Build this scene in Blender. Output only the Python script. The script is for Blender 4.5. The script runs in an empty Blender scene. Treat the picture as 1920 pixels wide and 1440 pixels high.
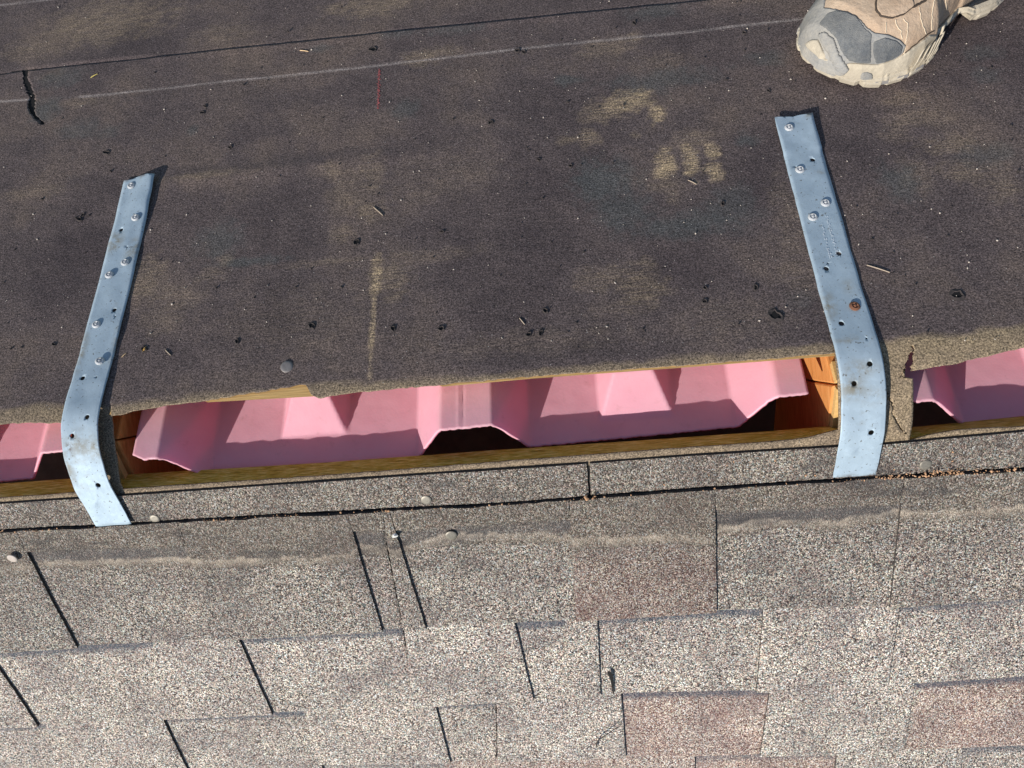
import bpy, bmesh, math, random
import numpy as np
from mathutils import Matrix, Vector
random.seed(7); rng = np.random.default_rng(7)
scene = bpy.context.scene
COL = scene.collection

# ------------------------------------------------------------------ camera
PITCH = math.radians(28.2)                      # both roof slopes
SN, CS, TN = math.sin(PITCH), math.cos(PITCH), math.tan(PITCH)
FPX = 1385.6                                    # focal length in photo pixels (1920 wide)
CAM = np.array([0.05427, 0.04616, 0.55798])     # ridge line is y=0, z=0, x along the ridge
MV = np.array([[0.99218, -0.0849, -0.09152], [-0.08037, -0.9954, 0.05211], [-0.09552, -0.04435, -0.99444]])
cam_d = bpy.data.cameras.new('camera')
cam_d.sensor_width = 36; cam_d.lens = 36*FPX/1920
cam_d.clip_start = 0.01; cam_d.clip_end = 500
cam = bpy.data.objects.new('camera', cam_d); COL.objects.link(cam)
R3 = Matrix((MV[0], -MV[1], -MV[2])).transposed()
cam.matrix_world = Matrix.Translation(Vector(CAM)) @ R3.to_4x4()
scene.camera = cam
# ------------------------------------------------------------------ sky, sun, exposure
TO_SUN = Vector((-0.58, -0.512, 0.632)).normalized()
world = bpy.data.worlds.new('World'); scene.world = world; world.use_nodes = True
wn = world.node_tree; wn.nodes.clear()
sky = wn.nodes.new('ShaderNodeTexSky'); sky.sky_type = 'NISHITA'; sky.sun_disc = False
sky.sun_elevation = math.asin(TO_SUN.z); sky.sun_rotation = math.atan2(TO_SUN.x, TO_SUN.y)
sky.air_density = 1.0; sky.dust_density = 0.6
bg = wn.nodes.new('ShaderNodeBackground'); bg.inputs[1].default_value = 0.10
wo = wn.nodes.new('ShaderNodeOutputWorld')
wn.links.new(sky.outputs[0], bg.inputs[0]); wn.links.new(bg.outputs[0], wo.inputs[0])
sun_d = bpy.data.lights.new('sun', 'SUN'); sun_d.energy = 5.0; sun_d.angle = math.radians(0.5); sun_d.color = (1.0, 0.95, 0.87)
sun = bpy.data.objects.new('sun', sun_d); COL.objects.link(sun)
sun.rotation_euler = TO_SUN.to_track_quat('Z', 'Y').to_euler(); sun.location = (-2, -2, 3)
vs = scene.view_settings
vs.view_transform = 'Standard'; vs.look = 'None'; vs.gamma = 1; vs.exposure = 0.22; vs.use_curve_mapping = False

# ------------------------------------------------------------------ geometry helpers
def W(u, s, h, side):
    """slope coordinates (along ridge, down the slope, off the surface) -> world"""
    g = 1 if side == 'f' else -1
    u, s, h = np.broadcast_arrays(np.asarray(u, float), s, h)
    return np.stack([u, g*(s*CS + h*SN), -s*SN + h*CS], -1)
def un(x, y, side, h=0.0):
    """where a point measured on the photograph lies on a slope"""
    g = 1 if side == 'f' else -1
    v = MV.T @ np.array([(x-960)/FPX, (y-720)/FPX, 1.0])
    n = np.array([0, SN*g, CS]); e = np.array([0, CS*g, -SN])
    P = CAM + (h - CAM@n)/(v@n)*v
    return float(P[0]), float(P@e)
def line(pts, side, h=0.0):
    q = np.array([un(x, y, side, h) for x, y in pts]); q = q[np.argsort(q[:, 0])]
    return lambda u: np.interp(u, q[:, 0], q[:, 1])
def PATH(v, h, LT):
    """over the ridge: v>0 far slope, v<0 near slope, rounded within |v|<LT"""
    v, h = np.broadcast_arrays(np.asarray(v, float), h)
    R = LT/TN
    a = np.clip(v/LT, -1, 1)*PITCH
    y = (R+h)*np.sin(a); z = -R/CS + (R+h)*np.cos(a)
    far = v > LT; near = v < -LT
    y = np.where(far, v*CS+h*SN, np.where(near, v*CS-h*SN, y))
    z = np.where(far | near, -np.abs(v)*SN+h*CS, z)
    return y, z
def hash1(i, k=0):
    return np.modf(np.abs(np.sin(np.asarray(i)*12.9898+k*78.233)*43758.5453))[0]
def vnoise(x, y, k=0):
    xi, yi = np.floor(x), np.floor(y); fx, fy = x-xi, y-yi
    fx = fx*fx*(3-2*fx); fy = fy*fy*(3-2*fy)
    r = lambda a, b: np.modf(np.abs(np.sin(a*127.1+b*311.7+k*74.7)*43758.5453))[0]
    return (r(xi, yi)*(1-fx)+r(xi+1, yi)*fx)*(1-fy)+(r(xi, yi+1)*(1-fx)+r(xi+1, yi+1)*fx)*fy
def fbm(x, y, k=0, o=4):
    t = 0; a = .5
    for i in range(o): t = t+a*vnoise(x*2**i, y*2**i, k+i); a *= .5
    return t
def mesh_obj(name, verts, faces, mat=None, parent=None, smooth=False, cols=None):
    me = bpy.data.meshes.new(name)
    verts = np.asarray(verts, float).reshape(-1, 3)
    me.from_pydata(verts.tolist(), [], faces if isinstance(faces, list) else faces.tolist())
    if cols is not None:
        for nm, arr in cols.items():
            at = me.color_attributes.new(nm, 'FLOAT_COLOR', 'POINT')
            at.data.foreach_set('color', np.asarray(arr, np.float32).ravel())
    me.update()
    if smooth: me.polygons.foreach_set('use_smooth', [True]*len(me.polygons))
    o = bpy.data.objects.new(name, me); COL.objects.link(o)
    if mat: me.materials.append(mat)
    if parent: o.parent = parent
    return o
def fix_normals(o):
    bm = bmesh.new(); bm.from_mesh(o.data); bmesh.ops.recalc_face_normals(bm, faces=bm.faces); bm.to_mesh(o.data); bm.free()
    return o
def grid_faces(nu, nv, off=0):
    i, j = np.meshgrid(np.arange(nu-1), np.arange(nv-1), indexing='ij')
    a = (i*nv+j+off).ravel()
    return np.stack([a, a+nv, a+nv+1, a+1], -1)
def tag(o, label, cat, group=None):
    o['label'] = label; o['category'] = cat
    if group: o['group'] = group
    return o
def struct(o): o['kind'] = 'structure'; return o
def empty(name, loc=(0, 0, 0), parent=None):
    o = bpy.data.objects.new(name, None); COL.objects.link(o); o.empty_display_size = .02
    if parent: o.parent = parent
    return o

# ------------------------------------------------------------------ material helpers
def new_mat(name):
    m = bpy.data.materials.new(name); m.use_nodes = True
    nt = m.node_tree; nt.nodes.clear()
    out = nt.nodes.new('ShaderNodeOutputMaterial'); b = nt.nodes.new('ShaderNodeBsdfPrincipled')
    nt.links.new(b.outputs[0], out.inputs[0])
    return m, nt, b
class N:
    def __init__(s, nt): s.nt = nt
    def n(s, t, **k):
        x = s.nt.nodes.new(t)
        for a, v in k.items(): setattr(x, a, v)
        return x
    def l(s, a, b): s.nt.links.new(a, b)
    def pos(s, scale=(1, 1, 1), rx=0.0):
        g = s.n('ShaderNodeNewGeometry'); m = s.n('ShaderNodeMapping')
        m.inputs['Scale'].default_value = scale; m.inputs['Rotation'].default_value = (rx, 0, 0)
        s.l(g.outputs['Position'], m.inputs['Vector']); return m.outputs[0]
    def noise(s, vec, scale, detail=4, rough=.6):
        x = s.n('ShaderNodeTexNoise'); x.inputs['Scale'].default_value = scale; x.inputs['Detail'].default_value = detail
        x.inputs['Roughness'].default_value = rough; s.l(vec, x.inputs['Vector']); return x.outputs[0]
    def ramp(s, f, stops, interp='LINEAR'):
        r = s.n('ShaderNodeValToRGB'); r.color_ramp.interpolation = interp
        e = r.color_ramp.elements
        while len(e) < len(stops): e.new(.5)
        for i, (p, c) in enumerate(stops):
            e[i].position = p; e[i].color = (*c, 1) if len(c) == 3 else c
        s.l(f, r.inputs[0]); return r.outputs[0]
    def mix(s, f, a, b, mode='MIX'):
        x = s.n('ShaderNodeMix', data_type='RGBA', blend_type=mode)
        for sock, v in ((x.inputs[0], f), (x.inputs[6], a), (x.inputs[7], b)):
            if isinstance(v, (int, float)): sock.default_value = v
            elif isinstance(v, tuple): sock.default_value = (*v, 1) if len(v) == 3 else v
            else: s.l(v, sock)
        return x.outputs[2]
    def math(s, op, a, b=0.5, c=None, clamp=False):
        x = s.n('ShaderNodeMath', operation=op, use_clamp=clamp)
        for i, v in enumerate((a, b, c)):
            if v is None: continue
            if isinstance(v, (int, float)): x.inputs[i].default_value = v
            else: s.l(v, x.inputs[i])
        return x.outputs[0]
    def attr(s, name):
        a = s.n('ShaderNodeAttribute', attribute_name=name); sp = s.n('ShaderNodeSeparateColor')
        s.l(a.outputs['Color'], sp.inputs[0]); return sp.outputs[0], sp.outputs[1], sp.outputs[2], a.outputs['Alpha']
    def bump(s, h, strength, dist, bsdf, prev=None):
        x = s.n('ShaderNodeBump'); x.inputs['Strength'].default_value = strength; x.inputs['Distance'].default_value = dist
        s.l(h, x.inputs['Height'])
        if prev: s.l(prev, x.inputs['Normal'])
        if bsdf: s.l(x.outputs[0], bsdf.inputs['Normal'])
        return x.outputs[0]
    def voro(s, vec, scale, feature='F1', rnd=1.0):
        v = s.n('ShaderNodeTexVoronoi', feature=feature); v.inputs['Scale'].default_value = scale
        v.inputs['Randomness'].default_value = rnd; s.l(vec, v.inputs['Vector']); return v

def mat_felt(name='felt', black=False):
    m, nt, b = new_mat(name); g = N(nt); b.inputs['Roughness'].default_value = .85; b.inputs['Specular IOR Level'].default_value = .25
    p = g.pos()
    if black:
        b.inputs['Base Color'].default_value = (.012, .011, .011, 1); return m
    pr = g.pos((60, 900, 900))                   # ribs along the sheet
    big = g.noise(p, 9, 5, .65); mid = g.noise(p, 60, 4, .7); fine = g.noise(p, 760, 3, .8); ribs = g.noise(pr, 1.0, 2, .5)
    base = g.ramp(big, [(.32, (.070, .054, .054)), (.5, (.110, .085, .080)), (.68, (.158, .118, .096))])
    base = g.mix(g.math('MULTIPLY', mid, .35), base, (.070, .053, .056))
    tan, teal, band, chalk = g.attr('stain')
    fl = g.ramp(ribs, [(.38, (.25,)*3), (.62, (1,)*3)])
    tanf = g.math('MULTIPLY', tan, g.math('MULTIPLY_ADD', fine, 1.3, .25), clamp=True)
    tanf2 = g.math('MULTIPLY', tanf, fl)
    base = g.mix(tanf2, base, (.52, .385, .225))
    base = g.mix(g.math('MULTIPLY', teal, .75), base, (.080, .088, .086))
    bn = g.math('MULTIPLY', band, g.math('MULTIPLY_ADD', mid, .9, .35), clamp=True)
    base = g.mix(bn, base, (.27, .205, .125))
    base = g.mix(chalk, base, (.42, .36, .33))
    spk = g.ramp(fine, [(.32, (.16,)*3), (.5, (.95,)*3), (.66, (2.15,)*3)])
    base = g.mix(1.0, base, spk, 'MULTIPLY')
    wh = g.voro(p, 330); ws = g.math('LESS_THAN', wh.outputs['Distance'], .10)
    sel = g.n('ShaderNodeSeparateColor'); g.l(wh.outputs['Color'], sel.inputs[0])
    ws = g.math('MULTIPLY', ws, g.math('GREATER_THAN', sel.outputs[0], .90))
    base = g.mix(ws, base, (.55, .52, .48))
    ds = g.math('MULTIPLY', g.math('LESS_THAN', wh.outputs['Distance'], .17), g.math('LESS_THAN', sel.outputs[1], .10))
    base = g.mix(ds, base, (.018, .014, .013))
    g.l(base, b.inputs['Base Color'])
    n1 = g.bump(g.math('ADD', fine, g.math('MULTIPLY', ribs, .45)), .55, .0009, None)
    g.bump(mid, .22, .003, b, n1)
    return m
def mat_shingle():
    m, nt, b = new_mat('shingle_granules'); g = N(nt); b.inputs['Roughness'].default_value = .8; b.inputs['Specular IOR Level'].default_value = .3
    p = g.pos()
    v = g.voro(p, 1020); sel = g.n('ShaderNodeSeparateColor'); g.l(v.outputs['Color'], sel.inputs[0])
    v2 = g.voro(p, 1900)
    red, bandm, bright, cover = g.attr('col')
    c = g.ramp(sel.outputs[0], [(.0, (.016, .015, .016)), (.19, (.105, .090, .086)), (.34, (.255, .222, .198)), (.53, (.43, .385, .335)), (.73, (.64, .595, .515)), (.89, (.90, .87, .79))], 'CONSTANT')
    hue = g.ramp(sel.outputs[2], [(0, (1.10, .94, .92)), (.25, (1.08, 1.0, .90)), (.5, (.90, 1.0, 1.10)), (.72, (1.0, 1.0, 1.0)), (.88, (.98, 1.06, .92))], 'CONSTANT')
    c = g.mix(1.0, c, hue, 'MULTIPLY')
    dr = g.ramp(g.noise(g.pos((1, 1, 1)), 17, 5, .68), [(.42, (0,)*3), (.64, (.75,)*3)])
    c = g.mix(dr, c, g.mix(.55, c, (.125, .100, .105)))
    c = g.mix(g.math('MULTIPLY', g.math('GREATER_THAN', sel.outputs[1], .95), .5), c, (.34, .15, .11))
    c = g.mix(g.math('MULTIPLY', g.math('LESS_THAN', sel.outputs[1], .07), .6), c, (.22, .33, .31))
    rdk = g.math('MULTIPLY', red, g.math('MULTIPLY_ADD', g.math('MINIMUM', cover, .5), -1.9, 1.0, True))
    c = g.mix(g.math('MULTIPLY', rdk, .32), c, (.33, .12, .085))
    big = g.noise(p, 22, 4, .6); bg2 = g.ramp(big, [(.3, (.80, .78, .80)), (.7, (1.1, 1.1, 1.08))])
    c = g.mix(1, c, bg2, 'MULTIPLY')
    br = g.n('ShaderNodeCombineColor'); [g.l(bright, br.inputs[i]) for i in range(3)]
    c = g.mix(1, c, br.outputs[0], 'MULTIPLY')
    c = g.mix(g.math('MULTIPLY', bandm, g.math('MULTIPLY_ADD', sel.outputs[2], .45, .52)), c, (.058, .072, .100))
    # strip that used to be covered by the ridge cap: grey brown film, dusty edge below it
    dark = g.math('MULTIPLY', g.math('MINIMUM', cover, .5), 2.0)
    c = g.mix(g.math('MULTIPLY', dark, .50), c, (.105, .082, .060))
    bl = g.ramp(g.noise(g.pos((14, 40, 40)), 1.0, 4, .7), [(.52, (0,)*3), (.66, (.7,)*3)])
    c = g.mix(g.math('MULTIPLY', bl, dark), c, (.050, .045, .045))
    dust = g.math('MULTIPLY', g.math('SUBTRACT', cover, .5, clamp=True), 2.0)
    c = g.mix(g.math('MULTIPLY', dust, g.math('MULTIPLY_ADD', g.noise(p, 70, 4, .7), 2.6, -.70, True)), c, (.60, .50, .39))
    g.l(c, b.inputs['Base Color'])
    hh = g.math('SUBTRACT', g.math('MULTIPLY', sel.outputs[2], .8), v.outputs['Distance'])
    n1 = g.bump(hh, .8, .0011, None)
    g.bump(v2.outputs['Distance'], .5, .0006, b, n1)
    return m
def mat_asphalt_edge():
    m, nt, b = new_mat('asphalt_edge'); g = N(nt); b.inputs['Roughness'].default_value = .8
    n = g.noise(g.pos(), 500, 3); g.l(g.ramp(n, [(.3, (.012, .011, .011)), (.75, (.075, .062, .055))]), b.inputs['Base Color'])
    return m
def mat_metal(name='galvanised_steel', tint=(.385, .48, .555), dirt=True):
    m, nt, b = new_mat(name); g = N(nt); b.inputs['Metallic'].default_value = .30; b.inputs['Roughness'].default_value = .72; b.inputs['Specular IOR Level'].default_value = .3
    p = g.pos(); a = g.noise(p, 55, 4, .6); v = g.voro(p, 260); fine = g.noise(p, 900, 2)
    sel = g.n('ShaderNodeSeparateColor'); g.l(v.outputs['Color'], sel.inputs[0])
    k = tuple(x*.66 for x in tint)
    c = g.mix(g.math('MULTIPLY', sel.outputs[0], .28), tint, k)
    c = g.mix(g.ramp(a, [(.35, (0,)*3), (.8, (.5,)*3)]), c, tuple(x*.86 for x in tint))
    if dirt:
        d, e, w, _ = g.attr('dirt')
        dn = g.noise(p, 130, 5, .7)
        f = g.math('ADD', g.math('MULTIPLY', d, g.ramp(dn, [(.38, (0,)*3), (.58, (1,)*3)])), g.ramp(g.noise(p, 48, 6, .75), [(.60, (0,)*3), (.74, (.30,)*3)]), clamp=True)
        c = g.mix(f, c, (.20, .165, .10)); c = g.mix(g.math('MULTIPLY', e, g.ramp(dn, [(.45, (0,)*3), (.55, (1,)*3)])), c, (.09, .045, .022))
        spots = g.ramp(g.noise(p, 420, 2, .5), [(.66, (0,)*3), (.71, (1,)*3)])
        c = g.mix(g.math('MULTIPLY', spots, .7), c, (.10, .085, .06))
        g.l(g.math('MULTIPLY_ADD', f, -.28, .30), b.inputs['Metallic'])
    g.l(c, b.inputs['Base Color'])
    g.l(g.ramp(a, [(.3, (.66,)*3), (.7, (.78,)*3)]), b.inputs['Roughness'])
    g.bump(g.math('ADD', a, g.math('MULTIPLY', fine, .15)), .25, .0012, b)
    return m
def mat_wood(name, c1, c2, c3, scale=(40, 900, 900), rx=0.0, rough=.75, bump=.3):
    m, nt, b = new_mat(name); g = N(nt); b.inputs['Roughness'].default_value = rough; b.inputs['Specular IOR Level'].default_value = .25
    a = g.noise(g.pos(scale, rx), 1.0, 5, .65); d = g.noise(g.pos(), 35, 3)
    c = g.ramp(a, [(.28, c1), (.5, c2), (.74, c3)]); c = g.mix(g.math('MULTIPLY', d, .25), c, c1)
    g.l(c, b.inputs['Base Color']); g.bump(a, bump, .0015, b)
    return m
def mat_pink():
    m, nt, b = new_mat('pink_foam'); g = N(nt); b.inputs['Roughness'].default_value = .45; b.inputs['Specular IOR Level'].default_value = .35
    p = g.pos(); a = g.noise(p, 25, 5, .65); f = g.noise(p, 320, 3, .7); d = g.noise(p, 90, 5, .75)
    c = g.ramp(a, [(.3, (.88, .47, .57)), (.7, (.92, .54, .64))])
    c = g.mix(g.ramp(d, [(.58, (0,)*3), (.80, (.5,)*3)]), c, (.52, .30, .29))
    top, _, _, _ = g.attr('dust'); c = g.mix(g.math('MULTIPLY', top, g.math('MULTIPLY', f, .75)), c, (.62, .47, .45))
    g.l(c, b.inputs['Base Color']); bd_ = g.voro(p, 520); g.bump(g.math('ADD', f, g.math('MULTIPLY', bd_.outputs['Distance'], .8)), .10, .0005, b)
    tr = g.n('ShaderNodeBsdfTranslucent'); tr.inputs[0].default_value = (.98, .13, .36, 1)
    ms = g.n('ShaderNodeMixShader'); ms.inputs[0].default_value = .32
    out = [x for x in nt.nodes if x.type == 'OUTPUT_MATERIAL'][0]
    g.l(b.outputs[0], ms.inputs[1]); g.l(tr.outputs[0], ms.inputs[2]); g.l(ms.outputs[0], out.inputs[0])
    return m
def mat_plain(name, col, rough=.7, var=.25, scale=120, metallic=0.0, bump=.2, bscale=400, bdist=.0006):
    m, nt, b = new_mat(name); g = N(nt); b.inputs['Roughness'].default_value = rough; b.inputs['Metallic'].default_value = metallic
    n = g.noise(g.pos(), scale, 4, .65)
    g.l(g.ramp(n, [(.25, tuple(x*(1-var) for x in col)), (.75, tuple(min(1, x*(1+var)) for x in col))]), b.inputs['Base Color'])
    if bump: g.bump(g.noise(g.pos(), bscale, 3, .6), bump, bdist, b)
    return m
M_FELT = mat_felt(); M_BLACK = mat_felt('black_asphalt_and_hole_shade', True); M_SH = mat_shingle(); M_EDGE = mat_asphalt_edge()
M_GALV = mat_metal(); M_NAIL = mat_metal('nail_steel', (.55, .56, .57), False)
M_RUST = mat_plain('rusty_nail', (.20, .085, .045), .75)
M_ROOFNAIL = mat_plain('dull_zinc', (.21, .19, .155), .5, .2, 300, .4)
M_PLY = mat_wood('plywood_face', (.50, .30, .11), (.62, .39, .15), (.70, .47, .20))
M_PLYEDGE = mat_wood('plywood_cut_edge', (.17, .11, .012), (.58, .41, .05), (1.0, .88, .36), (90, 900, 900), 0, .6, .5)
M_RAFTER = mat_wood('fir_rafter', (.46, .17, .045), (.64, .27, .08), (.76, .36, .13), (700, 45, 300), 0)
M_PINK = mat_pink()

# ------------------------------------------------------------------ the slots cut along the ridge
SLOT = [(-.329+.610*k, .243+.610*k) for k in (-2, -1, 0, 1, 2)]
SLOT[2] = (-.3345, .243); SLOT[3] = (.2965, .853)
far_edge2 = line([(222, 780), (245, 772), (300, 763), (390, 751), (480, 736), (562, 722), (574, 722), (582, 741), (596, 748), (628, 742), (700, 734), (1000, 707), (1300, 685), (1570, 664)], 'f')
far_edge3 = line([(1706, 702), (1740, 694), (1800, 683), (1850, 671), (1920, 655), (2050, 632)], 'f')
deck_edge2 = line([(222, 780), (300, 764), (390, 752), (600, 740.5), (700, 734), (900, 717), (1000, 709), (1300, 687), (1570, 665)], 'f')
near_edge2 = line([(235, 917), (600, 893), (900, 869), (1200, 846), (1450, 828), (1510, 822), (1570, 806)], 'n')
near_edge3 = line([(1703, 828), (1740, 816), (1800, 806), (1920, 800)], 'n')
def far_edge(u):
    e = np.where(u > .27, far_edge3(u), far_edge2(u))
    e = np.where(u < -.34, .022+.002*np.sin(u*40), e)
    return e + (vnoise(u*260, u*0, 5)-.5)*.0012
def near_edge(u):
    e = np.where(u > .27, near_edge3(u), near_edge2(u))
    e = np.where(u < -.34, .047, e)
    return e + (vnoise(u*120, u*0+3, 6)-.5)*.0007
def in_slot(u):
    r = np.zeros_like(u, bool)
    for a, b in SLOT: r |= (u > a) & (u < b)
    return r

# ------------------------------------------------------------------ roof structure: far slope
far_roof = struct(empty('felt_covered_roof')); near_roof = struct(empty('shingled_roof'))
def slab(name, us, s0, s1, h0, h1, side, mat, parent, cut=0.0):
    """deck slab; s0/s1 arrays over us; the s0 edge leans by cut at its lower side"""
    us = np.asarray(us, float); n = len(us); s0 = np.broadcast_to(s0, us.shape); s1 = np.broadcast_to(s1, us.shape)
    V = np.concatenate([W(us, s0, h1, side), W(us, s1, h1, side), W(us, s1, h0, side), W(us, s0+cut, h0, side)])
    F = []
    for k in range(4):
        a, b = k*n, ((k+1) % 4)*n
        F += [(a+i, a+i+1, b+i+1, b+i) for i in range(n-1)]
    F += [(0, n, 2*n, 3*n), (n-1, 2*n-1, 3*n-1, 4*n-1)]
    return fix_normals(mesh_obj(name, V, F, mat, parent))
us = np.concatenate([np.linspace(-1.5, -.37, 10), [-.3668, -.335], np.linspace(-.334, .2425, 90), [.2435, .296], np.linspace(.297, 1.5, 60)])
torn = (us > un(385, 750, 'f')[0]) & (us < un(604, 735, 'f')[0])
dk = np.where((us > -.34) & (us < .255), np.where(torn, deck_edge2(us), far_edge2(us)+np.where(us > -.06, -.0002, .003)), np.where(us > .297, .030, .028))
dk = np.where(in_slot(us), dk, .043)
slab('sheathing_panel', us, dk, 1.25, -.0135, -.0022, 'f', M_PLY, far_roof, cut=.013)
# near deck, its saw cut leaning, golden plywood plies on the cut
us = np.concatenate([np.linspace(-1.5, -.34, 8), np.linspace(-.329, .243, 120), np.linspace(.2965, 1.5, 80)])
gold = line([(235, 888), (600, 866), (900, 844), (1200, 824), (1450, 806), (1570, 796), (1703, 800), (1920, 778)], 'n', -.0205)(us)
M_near = slab('sheathing_panel', us, near_edge(us)+.0010, 1.25, -.0205, -.0018, 'n', M_PLYEDGE, near_roof, cut=gold-near_edge(us))
M_near.data.materials.append(M_PLY)
# ridge ends of the panels left standing over each rafter
for k in range(len(SLOT)-1):
    a, b = SLOT[k][1], SLOT[k+1][0]
    slab('sheathing_bridge', [a+.001, b-.014], .012, .028, -.0205, -.0150, 'f', M_PLY, far_roof)
    slab('sheathing_bridge', [a+.001, b-.006], .012, .056, -.0205, -.0150, 'n', M_PLY, near_roof)

# ------------------------------------------------------------------ felt underlayment, one structured sheet over the ridge
LT = .042
uc = np.concatenate([np.linspace(-1.5, -.70, 60, endpoint=False), np.linspace(-.70, .55, 690, endpoint=False), np.linspace(.55, 1.5, 70)])
for a, b in SLOT:
    for e in (a, b):
        if abs(e) < 1.45: uc[np.argmin(abs(uc-e))] = e
lap = line([(-200, 155), (0, 138), (48, 131.5), (290, 107), (700, 64), (1000, 33), (1300, 2), (1600, -30), (2000, -75)], 'f')
fe = far_edge(uc); ne = near_edge(uc); le = lap(uc)
tt = np.concatenate([np.linspace(0, .06, 30, endpoint=False), np.linspace(.06, 1, 215)])
n_near, n_slot = 8, 30
Vp = np.concatenate([-.075+(-ne[:, None]+.075)*np.linspace(0, 1, n_near, endpoint=False)[None],
                     -ne[:, None]+(fe+ne)[:, None]*np.linspace(0, 1, n_slot, endpoint=False)[None],
                     fe[:, None]+(le-fe)[:, None]*tt[None]], 1)
nU, nV = Vp.shape
Ug = np.repeat(uc[:, None], nV, 1)
# cracks and tears: pull a strip of cells open along a polyline (u, v, half width)
removed = np.zeros((nU-1, nV-1), bool)
def crack(pts, reach=14):
    pts = sorted(pts, key=lambda q: q[1]); pv = np.array([q[1] for q in pts]); pu = np.array([q[0] for q in pts]); pw = np.array([q[2] for q in pts])
    i0 = int(np.argmin(abs(uc-pu.mean())))
    for j in range(nV):
        v = Vp[i0, j]
        if v < pv[0]-1e-6 or v > pv[-1]+1e-6: 
            continue
        c = np.interp(v, pv, pu)+(hash1(j, 3)-.5)*.0016; w = np.interp(v, pv, pw)*(.7+.6*hash1(j, 9))
        for s_, tgt in ((0, c-w), (1, c+w)):
            d = tgt-Ug[i0+s_, j]
            for q in range(0, reach):
                ii = i0-q if s_ == 0 else i0+1+q
                if 0 <= ii < nU: Ug[ii, j] += d*(1-q/reach) if q else d
        if j < nV-1: removed[i0, j] = True
T = lambda x, y, w: (*un(x, y, 'f'), w)
crack([T(48, 131, .0042), T(47, 148, .0028), T(52, 160, .0040), T(60, 182, .0034), T(59, 200, .0038), T(63, 216, .0024), T(80, 231, .0022), T(83, 234, .0006)])
crack([(un(1716, 650, 'f')[0], un(1716, 650, 'f')[1], .0003), (un(1713, 672, 'f')[0], un(1713, 672, 'f')[1], .0016), (un(1709, 705, 'f')[0], far_edge(np.array([.294]))[0]-.004, .0034)], 3)
Tn = lambda x, y, w: (un(x, y, 'n')[0], -un(x, y, 'n')[1], w)
crack([Tn(1664, 738, .0004), Tn(1677, 752, .0006), Tn(1679, 762, .0005), Tn(1676, 775, .0003), Tn(1678, 785, .0005), Tn(1688, 800, .0006), Tn(1700, 815, .0002)], 3)
# gentle waviness, lifted lap edge
hh = (fbm(Ug*9, Vp*7, 1)-.5)*.0030*np.clip((Vp-.03)/.08, 0, 1)
hh += (fbm(Ug*40, Vp*55, 8, 3)-.47)*.0010
hh += .0022*np.exp(-((Vp-un(400, 330, 'f')[1])/.010)**2)*np.clip((Ug+.36)/.06, 0, 1)*np.clip((.0-Ug)/.2, 0, 1)*.6
flush = np.clip(1-np.abs(Ug-un(165, 120, 'f')[0])/.075, 0, 1)**.35
hh += np.clip(1-(le[:, None]-Vp)/.010, 0, 1)*(.0008-.0008*flush)*np.clip((Ug+.46)/.1, .25, 1)
hh = np.where(Vp < .02, (fbm(Ug*90, Vp*90, 4, 3)-.5)*.0016*np.clip((Vp+.05)/.03, 0, 1), hh)
brm = (~in_slot(Ug))*np.clip(np.minimum((Vp+.040)/.020, (.036-Vp)/.020), 0, 1)
hh -= np.where(Ug > 0, .0020, .0065)*brm
# soft hollow by the dropped felt at right
yy, zz = PATH(Vp, hh, LT)
P = np.stack([Ug, yy, zz], -1)
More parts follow.
